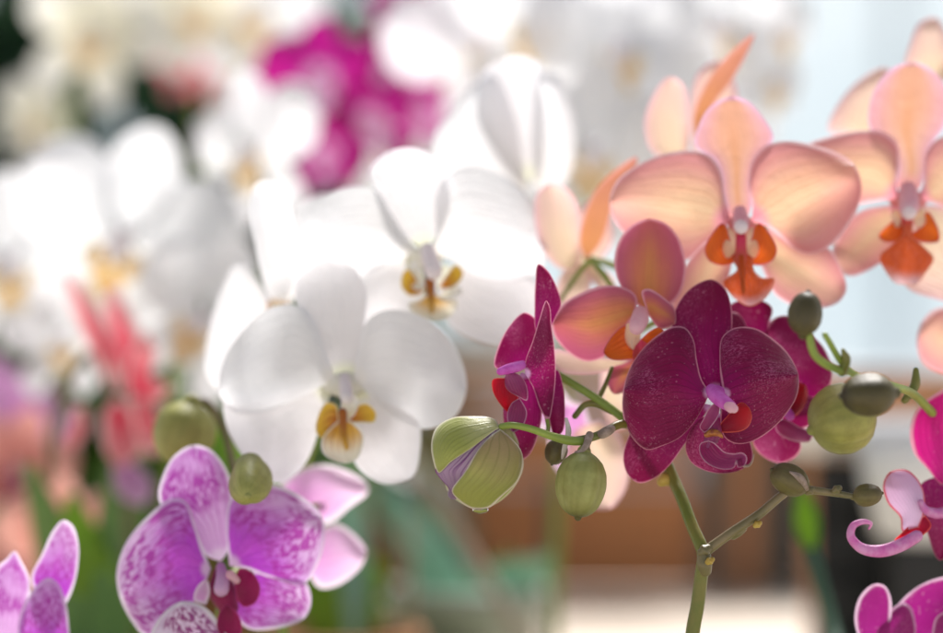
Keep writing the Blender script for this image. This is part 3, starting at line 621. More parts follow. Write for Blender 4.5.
pt(f, 'lip_side_lobe', 'lip_orange', zH, (320, 430), [(290, 385), (262, 395), (225, 440), (212, 475), (235, 497), (290, 500), (340, 490)], dH - 6, cup=-4)
pt(f, 'lip_side_lobe', 'cream', zH, (320, 380), [(290, 378), (280, 410), (290, 450), (312, 466), (330, 440), (335, 400)], dH - 9, cup=3)
pt(f, 'lip_side_lobe', 'lip_orange', zH, (335, 430), [(370, 400), (400, 390), (420, 420), (400, 470), (350, 490)], dH - 6, cup=-4)
pt(f, 'lip_middle_lobe', 'lip_rose', zH, (335, 430), [(310, 470), (320, 520), (360, 520), (370, 460)], dH - 7, cup=-4)
tb(f, 'column', 'cap', zH, [(335, 345, -2), (332, 365, -8), (322, 390, -14)], [26, 30, 26], dH, 3.331, N=18)

zI = Z(480, 150, 3.519); dI = 95
f = flower(pc, (575, 240), dI, 'cream and orange bloom turned away between white and peach blooms')
pt(f, 'petal', 'peach_pale', zI, (330, 430), [(270, 412), (215, 340), (192, 230), (198, 160), (240, 120), (290, 125), (340, 180), (357, 300), (352, 390)], dI, cup=-5, gx=.08)
pt(f, 'petal', 'peach_pale', zI, (330, 430), [(300, 380), (330, 250), (380, 180), (440, 200), (470, 300), (430, 380)], dI + 12, cup=3)
pt(f, 'petal', 'orange', zI, (372, 385), [(353, 340), (358, 260), (398, 155), (458, 85), (552, 25), (548, 62), (478, 130), (458, 230), (425, 330), (392, 370)], dI - 6, cup=-2)
pt(f, 'sepal', 'peach_pale', zI, (350, 400), [(290, 430), (270, 520), (330, 600), (380, 520), (390, 430)], dI + 6, cup=-3)
pt(f, 'sepal', 'peach_pale', zI, (350, 400), [(400, 400), (470, 450), (480, 520), (420, 490)], dI + 4, cup=-3)
tb(f, 'pedicel', 'stem_pale', zI, [(370, 378, -2), (430, 392, -4), (480, 412, -4), (540, 450, -6)], [10, 12, 12, 12], dI, 3.519, N=12)

zJ = Z(560, 0, 2.462); dJ = 105
f = flower(pc, (690, 130), dJ, 'pale peach bloom in profile with a long thin blade')
pt(f, 'petal', 'peach_pale', zJ, (300, 400), [(228, 375), (208, 300), (238, 220), (270, 190), (305, 210), (318, 290), (315, 370)], dJ, cup=-5)
pt(f, 'petal', 'peach_pale', zJ, (330, 380), [(320, 280), (340, 180), (390, 150), (430, 200), (430, 300)], dJ + 12, cup=3)
pt(f, 'petal', 'orange', zJ, (340, 370), [(328, 290), (350, 222), (400, 150), (478, 84), (466, 122), (422, 200), (378, 262), (358, 320)], dJ - 6, cup=-2)
# pale pink blob flower below the side bloom, and stems crossing there
f = flower(pc, (600, 455), 90, 'cream bloom hanging behind the buds')
zK = Z(0, 0, 1)
pt(f, 'petal', 'peach_pale', zK, (600, 420), [(575, 430), (566, 465), (585, 505), (612, 508), (628, 480), (622, 440)], 90, cup=-4)
pt(f, 'petal', 'pinkpale', zK, (585, 405), [(556, 400), (548, 430), (556, 470), (575, 482), (595, 450)], 98, cup=-4)
pt(f, 'sepal', 'pinkpale', zK, (570, 400), [(545, 370), (520, 380), (525, 420), (555, 430)], 100, cup=-4)
pt(f, 'sepal', 'peach_pale', zK, (600, 400), [(604, 365), (628, 378), (636, 420), (615, 430)], 100, cup=-4)
tb(mg, 'stem', 'stem_pale', zK, [(545, 368, 24), (575, 385, 22), (610, 408, 18), (640, 432, 14)], [3.6, 4, 4.2, 4], 0, 1, N=12)
tb(mg, 'stem', 'stem', zK, [(575, 416, 20), (585, 405, 20), (596, 404, 20), (612, 412, 18)], [3.2, 3.2, 3.6, 3], 0, 1, N=10)
tb(mg, 'stem', 'stem', zK, [(596, 404, 20), (604, 388, 24), (612, 368, 28)], [2.6, 2.4, 2], 0, 1, N=10)

# ================= white orchid =================
wh = plant('white orchid with two large golden centred blooms side by side', 415, 120, 'potted orchids', leaves=3)
spike(wh, [(290, 720, 125), (285, 600, 125), (295, 500, 124), (316, 430, 118), (330, 330, 112), (338, 262, 112), (400, 215, 116), (440, 205, 125), (490, 215, 160)], [5, 5, 5, 4.6, 4.4, 4.2, 4, 3.5], 'stem_pale')
zW = Z(200, 170, 1.978); dW = 62
f = flower(wh, (342, 382), dW, 'lower white bloom')
pt(f, 'sepal', 'white_sepal', zW, (287, 416), [(250, 395), (232, 345), (205, 290), (188, 240), (205, 195), (250, 177), (300, 190), (330, 240), (327, 290), (318, 350), (312, 395)], dW + 3, rise=2, cup=-3, fold=2, curl=.15)
pt(f, 'sepal', 'white_sepal', zW, (262, 430), [(200, 432), (120, 450), (50, 455), (52, 505), (92, 575), (152, 620), (205, 585), (240, 500)], dW + 3, rise=3, cup=-4, fold=3, gx=-.02)
pt(f, 'sepal', 'white_sepal', zW, (312, 430), [(370, 450), (430, 490), (435, 560), (420, 608), (370, 622), (320, 597), (298, 560), (292, 500)], dW + 3, rise=2, cup=-3, fold=2, curl=.15)
pt(f, 'petal', 'white', zW, (268, 412), [(245, 350), (228, 300), (195, 268), (140, 272), (85, 318), (47, 375), (38, 440), (65, 478), (130, 478), (200, 448), (245, 425)], dW - 1, rise=-3, fold=4, cup=2, bow=4, ruffle=1.5, wav=2.0, curl=.15, NS=42, NW=36)
pt(f, 'petal', 'white', zW, (304, 412), [(312, 360), (330, 300), (365, 278), (420, 282), (480, 318), (520, 385), (526, 440), (500, 492), (440, 512), (370, 480), (325, 435)], dW - 1, rise=-3, fold=4, cup=2, bow=4, ruffle=1.5, wav=2.0, curl=.15, NS=42, NW=36)
pt(f, 'lip_side_lobe', 'lip_gold', zW, (275, 500), [(270, 465), (250, 460), (232, 490), (230, 520), (250, 535), (272, 520)], dW - 8, cup=-5)
pt(f, 'lip_side_lobe', 'lip_gold', zW, (290, 500), [(305, 470), (330, 462), (348, 480), (345, 498), (320, 500)], dW - 8, cup=-5)
pt(f, 'lip_side_lobe', 'lip_white', zW, (285, 495), [(278, 470), (290, 440), (310, 450), (312, 470), (300, 490)], dW - 11, cup=-3)
pt(f, 'lip_middle_lobe', 'lip_yellow', zW, (282, 490), [(262, 505), (240, 535), (245, 562), (285, 580), (312, 570), (325, 525), (305, 500)], dW - 9, cup=-5, rise=-3)
tb(f, 'lip_keel', 'lip_gold', zW, [(282, 480, -12), (284, 520, -13), (290, 550, -12)], [9, 7, 4], dW, 1.978, N=10)
tb(f, 'flower_base', 'white_rec', zW, [(258, 425, 5), (286, 425, 3), (316, 425, 5)], [18, 26, 18], dW, 1.978, N=14)
tb(f, 'column', 'whitecap', zW, [(286, 412, -1), (288, 432, -7), (290, 450, -12)], [11, 13, 13], dW, 1.978, N=16)

zX = Z(280, 140, 3.014); dX = 90
f = flower(wh, (422, 250), dX, 'upper white bloom with golden centre')
pt(f, 'sepal', 'white_sepal', zX, (435, 330), [(385, 300), (325, 225), (290, 150), (268, 95), (318, 42), (390, 24), (455, 45), (505, 90), (522, 150), (485, 250), (455, 310)], dX + 3, rise=2, cup=-3, fold=2, curl=.15)
pt(f, 'sepal', 'white_sepal', zX, (425, 365), [(360, 335), (260, 380), (222, 500), (260, 640), (340, 650), (400, 560), (435, 460)], dX + 3, rise=3, cup=-4)
pt(f, 'sepal', 'white_sepal', zX, (465, 375), [(540, 380), (650, 400), (760, 410), (785, 480), (765, 560), (735, 605), (680, 622), (590, 605), (515, 560), (475, 470)], dX + 3, rise=3, cup=-4, fold=2)
pt(f, 'petal', 'white', zX, (415, 332), [(380, 290), (330, 210), (290, 152), (230, 138), (150, 160), (70, 220), (38, 300), (28, 370), (60, 430), (160, 430), (260, 405), (350, 360)], dX - 1, rise=-3, fold=4, cup=2, bow=4, ruffle=1.5, wav=2.0, curl=.15, NS=40, NW=34)
pt(f, 'petal', 'white', zX, (455, 332), [(470, 290), (468, 180), (500, 110), (560, 78), (650, 95), (740, 160), (788, 240), (803, 330), (785, 400), (700, 425), (600, 410), (520, 365)], dX - 1, rise=-3, fold=4, cup=2, bow=4, ruffle=1.5, wav=2.0, curl=.15, NS=40, NW=34)
pt(f, 'lip_side_lobe', 'lip_gold', zX, (440, 450), [(400, 390), (375, 395), (365, 440), (390, 470), (425, 465)], dX - 8, cup=-5)
pt(f, 'lip_side_lobe', 'lip_white', zX, (440, 440), [(390, 390), (405, 360), (430, 400), (435, 440), (420, 455), (395, 440)], dX - 12, cup=-2)
pt(f, 'lip_side_lobe', 'lip_gold', zX, (475, 445), [(500, 410), (530, 375), (552, 400), (540, 430), (505, 450)], dX - 8, cup=-5)
pt(f, 'lip_side_lobe', 'lip_white', zX, (475, 470), [(500, 455), (540, 440), (550, 460), (520, 475), (490, 475)], dX - 10, cup=-3)
pt(f, 'lip_middle_lobe', 'lip_yellow', zX, (455, 450), [(420, 480), (385, 492), (395, 520), (440, 540), (490, 542), (525, 520), (535, 482), (490, 475)], dX - 9, cup=-5, rise=-3)
tb(f, 'lip_keel', 'lip_gold', zX, [(452, 430, -12), (455, 470, -13), (458, 520, -12)], [16, 12, 5], dX, 3.014, N=10)
tb(f, 'flower_base', 'white_rec', zX, [(405, 348, 5), (440, 350, 3), (475, 348, 5)], [24, 36, 24], dX, 3.014, N=14)
tb(f, 'column', 'whitecap', zX, [(445, 330, -1), (452, 360, -7), (462, 395, -13)], [22, 26, 28], dX, 3.014, N=16)

f = flower(wh, (278, 300), 125, 'white bloom turned sideways behind the lower one')
pt(f, 'petal', 'white', zW, (165, 275), [(140, 255), (113, 160), (100, 85), (106, 32), (140, 22), (172, 50), (184, 120), (182, 220)], 110, cup=-5, gx=.05)
pt(f, 'petal', 'white', zW, (165, 270), [(175, 180), (185, 90), (230, 50), (290, 60), (300, 130), (250, 200)], 135, cup=3)
pt(f, 'petal', 'white', zW, (150, 280), [(110, 210), (75, 180), (45, 230), (14, 330), (12, 400), (38, 432), (90, 380), (135, 320)], 118, cup=4)
pt(f, 'sepal', 'white_sepal', zW, (155, 285), [(100, 300), (60, 380), (70, 450), (120, 440), (150, 360)], 124, cup=4)
pt(f, 'lip_middle_lobe', 'cream', zW, (165, 260), [(140, 255), (130, 270), (150, 290), (175, 285), (180, 265)], 104, cup=-4)

f = flower(wh, (515, 160), 190, 'large blurred white bloom seen from behind')
zL = Z(380, 40, 3.515)
pt(f, 'petal', 'white', zL, (520, 520), [(430, 540), (280, 500), (200, 430), (190, 350), (230, 270), (330, 150), (400, 120), (470, 250)], 175, cup=5, rise=-3)
pt(f, 'sepal', 'white_sepal', zL, (530, 500), [(440, 400), (350, 250), (360, 120), (430, 70), (500, 60), (560, 90), (590, 200), (580, 380)], 180, cup=-5)
pt(f, 'petal', 'white', zL, (540, 510), [(530, 300), (560, 110), (620, 120), (665, 200), (690, 350), (670, 470), (600, 540)], 172, cup=5, rise=-3)

# ================= spotted purple orchid =================
sp = plant('purple speckled orchid with white rimmed blooms low in the photo', 190, 60, 'potted orchids', leaves=4, leafmat='leaf_bright')
spike(sp, [(200, 720, 60), (215, 640, 62), (225, 590, 62), (245, 560, 80), (290, 520, 95), (325, 500, 103)], [4.5, 4.5, 4.5, 4, 3.5, 3], 'stem_pale')
zP = Z(110, 430, 3.117); dP = 48
f = flower(sp, (222, 565), dP, 'big speckled purple bloom facing the viewer')
pt(f, 'sepal', 'spot_sepal', zP, (345, 408), [(305, 395), (240, 310), (170, 255), (150, 205), (165, 140), (200, 80), (258, 47), (312, 60), (357, 110), (382, 180), (378, 280), (366, 380)], dP + 4, rise=3, cup=-4, fold=3)
pt(f, 'sepal', 'spot', zP, (385, 460), [(460, 440), (600, 460), (628, 530), (605, 588), (510, 620), (425, 616), (385, 560)], dP + 4, rise=3, cup=-3)
pt(f, 'petal', 'spot', zP, (315, 432), [(290, 370), (264, 290), (236, 222), (190, 214), (120, 265), (50, 350), (21, 440), (30, 520), (70, 600), (115, 645), (185, 622), (245, 560), (295, 480)], dP - 1, rise=-2, fold=4, cup=2, bow=4, NS=42, NW=38)
pt(f, 'petal', 'spot', zP, (372, 422), [(362, 300), (375, 215), (430, 180), (512, 170), (602, 210), (662, 270), (668, 350), (642, 430), (600, 482), (500, 460), (430, 435)], dP, rise=-2, fold=4, cup=2, bow=4, NS=42, NW=38)
pt(f, 'sepal', 'spot_pale', zP, (330, 680), [(200, 700), (125, 665), (150, 590), (218, 535), (285, 545), (335, 592), (370, 660)], dP - 12, rise=-3, cup=4, tip=3)
pt(f, 'lip_side_lobe', 'wine', zP, (395, 530), [(390, 470), (405, 432), (440, 440), (468, 490), (455, 535), (420, 552)], dP - 8, cup=-4)
pt(f, 'lip_side_lobe', 'pinkpale', zP, (300, 545), [(262, 530), (270, 490), (300, 465), (312, 500)], dP - 8, cup=-3)
pt(f, 'lip_middle_lobe', 'wine', zP, (365, 540), [(340, 570), (335, 620), (370, 660), (410, 630), (400, 575)], dP - 10, cup=-4)
tb(f, 'throat', 'wine', zP, [(345, 450, -2), (350, 500, -3), (370, 550, -5)], [26, 44, 32], dP, 3.117, N=16)
tb(f, 'column', 'pinkpale', zP, [(345, 425, -3), (350, 460, -8), (347, 495, -12)], [14, 20, 24], dP, 3.117, N=16)
tb(f, 'callus', 'cap', zP, [(375, 450, -12), (395, 468, -12)], [14, 11], dP, 3.117, N=12)
zQ = Z(0, 500, 4.76); dQ = 52
f = flower(sp, (50, 610), dQ, 'speckled purple bloom at the bottom left corner')
pt(f, 'petal', 'spot', zQ, (255, 560), [(160, 420), (150, 360), (198, 260), (248, 150), (300, 95), (346, 120), (373, 200), (373, 300), (348, 420), (310, 500)], dQ + 3, cup=-4)
pt(f, 'sepal', 'spot_sepal', zQ, (60, 750), [(-30, 640), (-20, 330), (30, 280), (70, 243), (102, 290), (142, 380), (138, 500), (110, 640)], dQ + 2, cup=-4)
pt(f, 'petal', 'spot', zQ, (220, 760), [(90, 660), (110, 500), (178, 402), (230, 370), (272, 390), (312, 480), (328, 600), (325, 690)], dQ - 4, cup=4)
spike(sp, [(215, 680, 62), (150, 700, 60), (80, 690, 56), (50, 650, 55)], [4, 4, 4, 3], 'stem_pale', to_pot=False)
zR = Z(100, 420, 2.97); dR = 100
f = flower(sp, (322, 525), dR, 'pale pink bloom seen from behind beside the speckled one')
pt(f, 'sepal', 'pinkpale', zR, (560, 280), [(525, 215), (590, 150), (662, 131), (735, 150), (792, 188), (797, 215), (742, 260), (690, 302), (620, 310)], dR, cup=5)
pt(f, 'sepal', 'pinkpale', zR, (600, 400), [(650, 330), (702, 307), (762, 345), (792, 392), (772, 440), (702, 492), (648, 495)], dR, cup=5)
b = bud('bud', sp, M['bud'], W(252, 464, 48), W(248, 496, 12), mm(20.5, 36), ridge=.26, twist=.9); b['label'] = 'green bud above the speckled bloom'
tb(sp, 'pedicel', 'stem_pale', zK, [(253, 467, 47), (257, 474, 58), (258, 505, 74), (262, 545, 84)], [3, 3, 3, 3], 0, 1, N=10)
b = bud('bud', sp, M['bud'], W(192, 403, 105), W(176, 465, 105), mm(31, 105), ridge=.12); b['label'] = 'blurred olive bud'
tb(sp, 'pedicel', 'stem_brown', zK, [(192, 405, 108), (205, 402, 112), (222, 425, 118), (235, 470, 110), (245, 520, 80)], [4, 4, 4, 4, 4], 0, 1, N=10)

# ================= hot pink orchid at the right edge =================
hp = plant('hot pink orchid cut by the right edge with a lip curling like a hook', 1010, 40, 'potted orchids', leaves=3, potR=0.045)
spike(hp, [(985, 700, 40), (985, 560, 44), (975, 470, 46), (960, 440, 44)], [5, 5, 4.5, 4], 'stem')
zY = Z(840, 370, 2.408); dY = 30
f = flower(hp, (945, 460), dY, 'hot pink bloom in profile with mauve lip and curled tendril')
pt(f, 'petal', 'hot', zY, (285, 270), [(248, 278), (212, 240), (178, 200), (168, 150), (182, 100), (218, 65), (270, 40), (330, 60), (350, 150), (320, 240)], dY, cup=5)
pt(f, 'sepal', 'mag_sepal', zY, (255, 250), [(195, 275), (198, 330), (213, 400), (240, 458), (290, 410), (305, 300)], dY + 3, cup=-4)
pt(f, 'lip_side_lobe', 'mauve', zY, (190, 380), [(150, 388), (145, 355), (115, 320), (104, 275), (120, 245), (160, 240), (195, 275), (205, 330)], dY - 14, cup=6, dome=(0, 0, 1, 1, 0))
pt(f, 'lip_middle_lobe', 'mag_red', zY, (205, 350), [(170, 372), (145, 395), (130, 412), (150, 428), (190, 405), (220, 375)], dY - 12, cup=-3)
tb(f, 'tendril', 'curl', zY, [(185, 400, -16), (145, 422, -18), (95, 436, -20), (50, 428, -20), (26, 400, -20), (32, 375, -19), (55, 365, -18), (75, 370, -17), (70, 382, -16)], [15, 16, 15, 12.5, 10.5, 8.5, 6.5, 4.5, 3], dY, 2.408, N=12, flat=.7)
tb(f, 'column', 'curl', zY, [(265, 340, -4), (230, 345, -10), (205, 335, -13), (195, 318, -14)], [13, 13, 10, 7], dY, 2.408, N=12)
dV = 40
f = flower(hp, (905, 620), dV, 'white edged magenta bloom cut by the bottom edge')
pt(f, 'petal', 'mag_rim', zY, (90, 680), [(50, 650), (35, 600), (48, 545), (82, 515), (108, 520), (123, 550), (123, 600), (115, 650)], dV - 2, cup=-3)
pt(f, 'petal', 'mag_rim', zY, (110, 690), [(85, 640), (105, 595), (150, 560), (170, 570), (183, 633), (170, 680)], dV - 4, cup=3)
pt(f, 'sepal', 'mag_rim', zY, (130, 680), [(115, 610), (150, 552), (205, 512), (262, 496), (305, 500), (255, 600), (210, 670)], dV + 3, cup=-4)
pt(f, 'sepal', 'mag_rim', zY, (200, 720), [(220, 640), (232, 595), (265, 580), (300, 620), (290, 700)], dV - 3, cup=-4)
spike(hp, [(985, 640, 44), (940, 670, 44), (890, 660, 44)], [4, 4, 4], 'stem', to_pot=False)

# ================= blurred buds in front of the right rear bloom =================
bp = plant('budding orchid with fat olive buds between peach and hot pink orchids', 900, 85, 'potted orchids', leaves=3)
spike(bp, [(975, 720, 70), (972, 560, 62), (955, 450, 50), (920, 400, 20), (890, 385, -20), (850, 372, -35), (825, 335, -45)], [5, 5, 4.5, 4, 3.6, 3], 'stem_pale')
b = bud('bud', bp, M['bud'], W(872, 408, 20), W(812, 430, 16), mm(34, 18), ridge=.2); b['label'] = 'fat pale olive bud'
b = bud('bud', bp, M['bud_dark'], W(895, 393, -48), W(842, 396, -50), mm(21, -48)); b['label'] = 'dark olive bud overlapping the fat one'
b = bud('bud', bp, M['bud_dark'], W(803, 335, -46), W(808, 292, -48), mm(16.5, -46)); b['label'] = 'dark upright bud under the peach bloom'
tube('leaf_stalk', bp, M['leaf_dark'], [Vector(bp['w']) + Vector((0, 0, .08)), W(835, 640, 250), W(812, 553, 280)], [.004, .004, .003], N=8)
tube('leaf', bp, M['leaf_bright'], [W(812, 552, 280), W(806, 522, 285), W(802, 490, 290)], [.002, .0065, .002], N=12, flat=.2)
tb(bp, 'pedicel', 'stem_pale', zK, [(808, 330, -46), (815, 355, -46), (838, 370, -40), (850, 372, -35)], [4, 4, 4, 3.6], 0, 1, N=10)
tb(bp, 'stem_node', 'stem', zK, [(842, 372, -38), (846, 360, -40), (843, 350, -42)], [5, 5, 2], 0, 1, N=10)
tb(bp, 'stem', 'stem', zK, [(905, 400, 20), (915, 385, 20), (916, 370, 20)], [4, 5, 3], 0, 1, N=10)

# ------------------------------------------------------------------ one flower made once and copied for the blurred ones behind
def mpl(x, y, d): return Vector((x * .001, d * .001, -y * .001))
def template(pm, sm, lipm, capm):
    f = empty('flower', (0, 0, 0))
    kw = dict(NS=16, NW=12)
    for sx in (-1, 1):
        m_ = lambda L: [(x * sx, y) for x, y in L]
        petal('petal', f, M[pm], mpl, (3 * sx, 0), m_([(9, -12), (15, -31), (30, -39), (48, -31), (55, -12), (49, 6), (32, 14), (13, 8)]), d0=-1, rise=-3, fold=5, cup=3, bow=5, **kw)
        petal('sepal', f, M[sm], mpl, (2 * sx, 4), m_([(15, 8), (30, 24), (34, 42), (22, 52), (10, 42), (3, 20)]), d0=4, rise=4, cup=-3, **kw)
        petal('lip_side_lobe', f, M[lipm], mpl, (2 * sx, 14), m_([(6, 6), (13, 3), (15, 12), (9, 19)]), d0=-8, cup=-3, NS=8, NW=6)
    petal('sepal', f, M[sm], mpl, (0, -2), [(-8, -10), (-18, -28), (-13, -46), (0, -55), (13, -46), (18, -28), (8, -10)], d0=4, rise=4, cup=-4, **kw)
    petal('lip_middle_lobe', f, M[lipm], mpl, (0, 12), [(-6, 18), (-10, 26), (-3, 33), (3, 33), (10, 26), (6, 18)], d0=-9, cup=-3, NS=10, NW=8)
    tube('column', f, M[capm], [(0, -.001, .001), (0, -.007, -.003), (0, -.012, -.007)], [.004, .005, .004], N=10)
    f['w'] = (0, 0, 0)
    return f
templ = {}
def back_flower(pl, kind, px, py, d, wpx, rz=0.0, tilt=0.0, roll=0.0, lab=None):
    """wpx: width of the bloom in photo pixels; rz turns it left or right, roll spins it in the picture"""
    if kind not in templ:
        src = template(*KIND[kind]); templ[kind] = src; first = True
    else: first = False
    src = templ[kind]
    if first: o = src
    else:
        o = src.copy(); COL.objects.link(o)
        for c in src.children:
            cc = c.copy(); COL.objects.link(cc); cc.parent = o
    o.parent = pl; w = W(px, py, d)
    o.location = w - Vector(pl['w']); o['w'] = tuple(w)
    o.rotation_euler = (Matrix.Rotation(rz, 3, 'Z') @ Matrix.Rotation(tilt, 3, 'X') @ Matrix.Rotation(roll, 3, 'Y')).to_euler()
    s = mm(wpx, d) / 0.110; o.scale = (s, s, s)
    return o
M['bwhite'] = petal_mat('bright_white_petal', (0.85, 0.86, 0.87), (0.87, 0.87, 0.89), (0.88, 0.88, 0.91), transl=0.52, rough=0.6, veins=0.0, tboost=1.0)
M['magbright'] = petal_mat('vivid_magenta_petal', (0.48, 0.01, 0.26), (0.42, 0.003, 0.20), (0.58, 0.08, 0.38), transl=0.45, veins=0.0, rim_w=2.0, base_col=(0.80, 0.5, 0.75), base_r=0.28)
KIND = {'white': ('bwhite', 'bwhite', 'lip_yellow', 'whitecap'), 'magb': ('magbright', 'magbright', 'pinkpale', 'cap'),
        'coral': ('coral', 'coral', 'coral', 'curl'), 'salmon': ('salmon', 'salmon', 'wine', 'cap'), 'lilac': ('lilac', 'lilac', 'wine', 'cap'),
        'peachb': ('peach_pale', 'peach_pale', 'lip_orange', 'cap'), 'cream': ('lip_white', 'lip_white', 'lip_yellow', 'whitecap')}
R = math.radians
def back_plant(label, kind, px, d, flowers, stem, leafmat='leaf', **kw):
    pl = plant(label, px, d, 'blurred orchids behind', leafmat=leafmat, potH=.075, **kw)
    spike(pl, [(x, y, d + dd) for x, y, dd in stem], [6 * D0 / (D0 + d / 1000) * 1.2] * len(stem), 'stem_pale')
    for a in flowers:
        back_flower(pl, kind, a[0], a[1], d + a[2], a[3], R(a[4]), R(a[5]), R(a[6]))
    return pl
back_plant('white orchid massed with blooms at the left behind the sideways white bloom', 'white', 120, 400,
    [(122, 238, 0, 235, 5, 5, 18), (252, 150, 30, 165, -35, 0, -12), (8, 262, 30, 185, 20, 0, 0), (205, 318, -30, 175, -12, 5, 30), (60, 340, 30, 120, 20, 0, 0)],
    [(150, 720, 30), (160, 560, 40), (175, 400, 40), (150, 250, 40), (220, 160, 60), (270, 140, 50)])
back_plant('creamy white orchid at the top left corner above the dark leaves', 'cream', 90, 750,
    [(95, 32, 0, 150, 10, 0, 20), (195, 5, 20, 140, -10, 0, -10), (38, 120, 40, 90, 35, 0, 30), (50, 165, 60, 70, 0, 0, 50)],
    [(60, 700, 40), (55, 400, 50), (62, 160, 50), (90, 60, 50), (180, 0, 60)])
back_plant('white orchid with golden eyed blooms along the top centre', 'white', 610, 440,
    [(617, 48, 0, 190, 5, 0, 0), (540, 20, 20, 190, -8, 0, 14), (715, 22, 30, 180, 15, 0, -10), (590, 150, -40, 190, 10, 0, 8), (670, 110, -10, 170, -20, 0, 30), (480, 40, 60, 190, 10, 0, -20), (770, 80, 40, 130, 50, 0, 20), (655, 190, 10, 150, 0, 0, 0), (500, 190, 60, 150, 0, 0, 0), (780, 30, 60, 110, 40, 0, 0)],
    [(560, 720, 60), (556, 560, 60), (572, 300, 60), (600, 100, 60), (700, 10, 60)])
back_plant('white orchid at the very top between cream and magenta blooms', 'white', 420, 800,
    [(255, 10, 0, 150, 0, 0, 0), (505, 5, -60, 140, 0, 0, 0), (400, 150, 20, 150, 0, 0, 0), (445, 60, 60, 130, 20, 0, 0), (240, 60, 90, 90, 20, 0, 0)],
    [(440, 720, 40), (430, 400, 40), (420, 160, 40), (350, 20, 50)])
back_plant('deep magenta orchid blurred high behind the upper white bloom', 'magb', 350, 560,
    [(320, 78, 0, 125, 5, 0, 0), (395, 60, -20, 90, -30, 0, 30), (370, 120, 10, 110, 20, 0, -15), (412, 22, 20, 85, 20, 0, 10), (400, -8, 20, 70, 20, 0, 40), (325, 150, 20, 90, -10, 0, 0), (425, 110, 40, 80, 0, 0, 0), (285, 95, 40, 80, 40, 0, 0)],
    [(360, 720, 60), (355, 500, 60), (350, 300, 60), (355, 150, 40), (400, 40, 50)])
back_plant('small pink orchid far behind the left white blooms', 'coral', 200, 900,
    [(185, 68, 0, 60, 10, 0, 0), (225, 82, 20, 55, -20, 0, 0)], [(200, 700, 20), (200, 300, 20), (200, 90, 20)], leaves=3)
back_plant('salmon orchid blurred low at the left edge', 'salmon', 40, 420,
    [(60, 540, 0, 130, 10, 0, 0), (15, 470, 40, 130, 30, 0, 20), (115, 610, -20, 100, 30, 0, 0), (10, 560, 60, 110, 0, 0, 0)],
    [(60, 720, 30), (50, 600, 30), (30, 500, 50)], leafmat='leaf_bright')
back_plant('lilac orchid blurred at the left edge above the salmon blooms', 'lilac', 5, 480,
    [(20, 430, 0, 110, 30, 0, 0), (-10, 400, 30, 90, 0, 0, 0)], [(10, 700, 20), (15, 500, 20), (15, 440, 20)])
# coral orchid, petals upright, traced loosely
cr = plant('coral pink orchid with folded upright petals left of the olive bud', 120, 330, 'blurred orchids behind', leafmat='leaf_bright')
spike(cr, [(135, 720, 330), (130, 600, 330), (128, 480, 330), (130, 400, 335)], [5, 5, 4, 4], 'stem_brown')
spike(cr, [(50, 480, 330), (55, 420, 330), (75, 370, 330), (95, 352, 335), (125, 365, 335)], [5, 5, 5, 4, 4], 'stem_brown', to_pot=False)
f = flower(cr, (125, 380), 320)
zc = Z(0, 250, 2.754)
pt(f, 'petal', 'coral', zc, (300, 400), [(240, 260), (180, 120), (170, 60), (210, 80), (270, 170), (320, 280)], 318, cup=5)
pt(f, 'petal', 'coral', zc, (330, 400), [(290, 250), (285, 150), (305, 95), (350, 150), (385, 230), (390, 330)], 322, cup=5)
pt(f, 'petal', 'coral', zc, (350, 420), [(350, 300), (400, 230), (430, 270), (425, 350), (470, 370), (440, 420)], 314, cup=5)
f = flower(cr, (125, 440), 320)
pt(f, 'petal', 'coral', zc, (320, 400), [(280, 450), (285, 540), (330, 600), (390, 560), (400, 470)], 318, cup=5)
pt(f, 'petal', 'coral', zc, (350, 420), [(400, 400), (440, 460), (440, 560), (400, 560)], 312, cup=5)
pt(f, 'sepal', 'lilac', zc, (340, 560), [(310, 600), (330, 680), (400, 700), (420, 640)], 320, cup=5)
f = flower(cr, (80, 420), 320)
pt(f, 'petal', 'coral', zc, (240, 430), [(200, 430), (190, 480), (170, 540), (200, 550), (240, 500)], 320, cup=4)

# ------------------------------------------------------------------ leafy plants and greenery
def leafy(label, px, d, n, length, width, mat, zbase=None, name='leafy_plant', group='green potted plants behind', spread=1.0, tall=0.9):
    w = W(px, 316, d); b = Vector((w.x, w.y, (zbase if zbase is not None else TABLE) + .001))
    r = empty(name, b); tag(r, label, 'plant', group)
    lathe('pot', M['terracotta'], POTPROF(.075, .14), b, r)
    tr = b + Vector((0, 0, .11))
    tube('stem', r, M['stem'], [tr, tr + Vector((.01, 0, tall * .5)), tr + Vector((0, .01, tall))], [.009, .007, .004], N=8)
    for i in range(n):
        h = tall * (i + .5) / n
        leaf('leaf', r, M[mat], tr + Vector((0.005, 0.005, h)), i * 2.4 + random.random(), length * random.uniform(.7, 1.1), width * random.uniform(.7, 1.1), random.uniform(.1, .9), random.uniform(1.0, 2.2))
    return r
leafy('tall dark leaved plant behind the left white blooms', 165, 1300, 60, .34, .13, 'leaf_dark', tall=.75)
leafy('tall dark leaved plant at the left edge of the photo', 20, 1450, 60, .36, .12, 'leaf_dark', tall=.80)
leafy('bushy dark leaved plant behind the deep magenta blooms', 290, 1500, 60, .34, .12, 'leaf_dark', tall=.70)
leafy('mid green leafy plant low behind the coral blooms', 60, 900, 30, .20, .07, 'leaf', tall=.25)
leafy('mid green leafy plant low behind the speckled purple bloom', 200, 850, 30, .20, .07, 'leaf', tall=.22)
lp = empty('leafy_plant', W(345, 900, 520) * 1); lp['w'] = tuple(W(345, 900, 520))
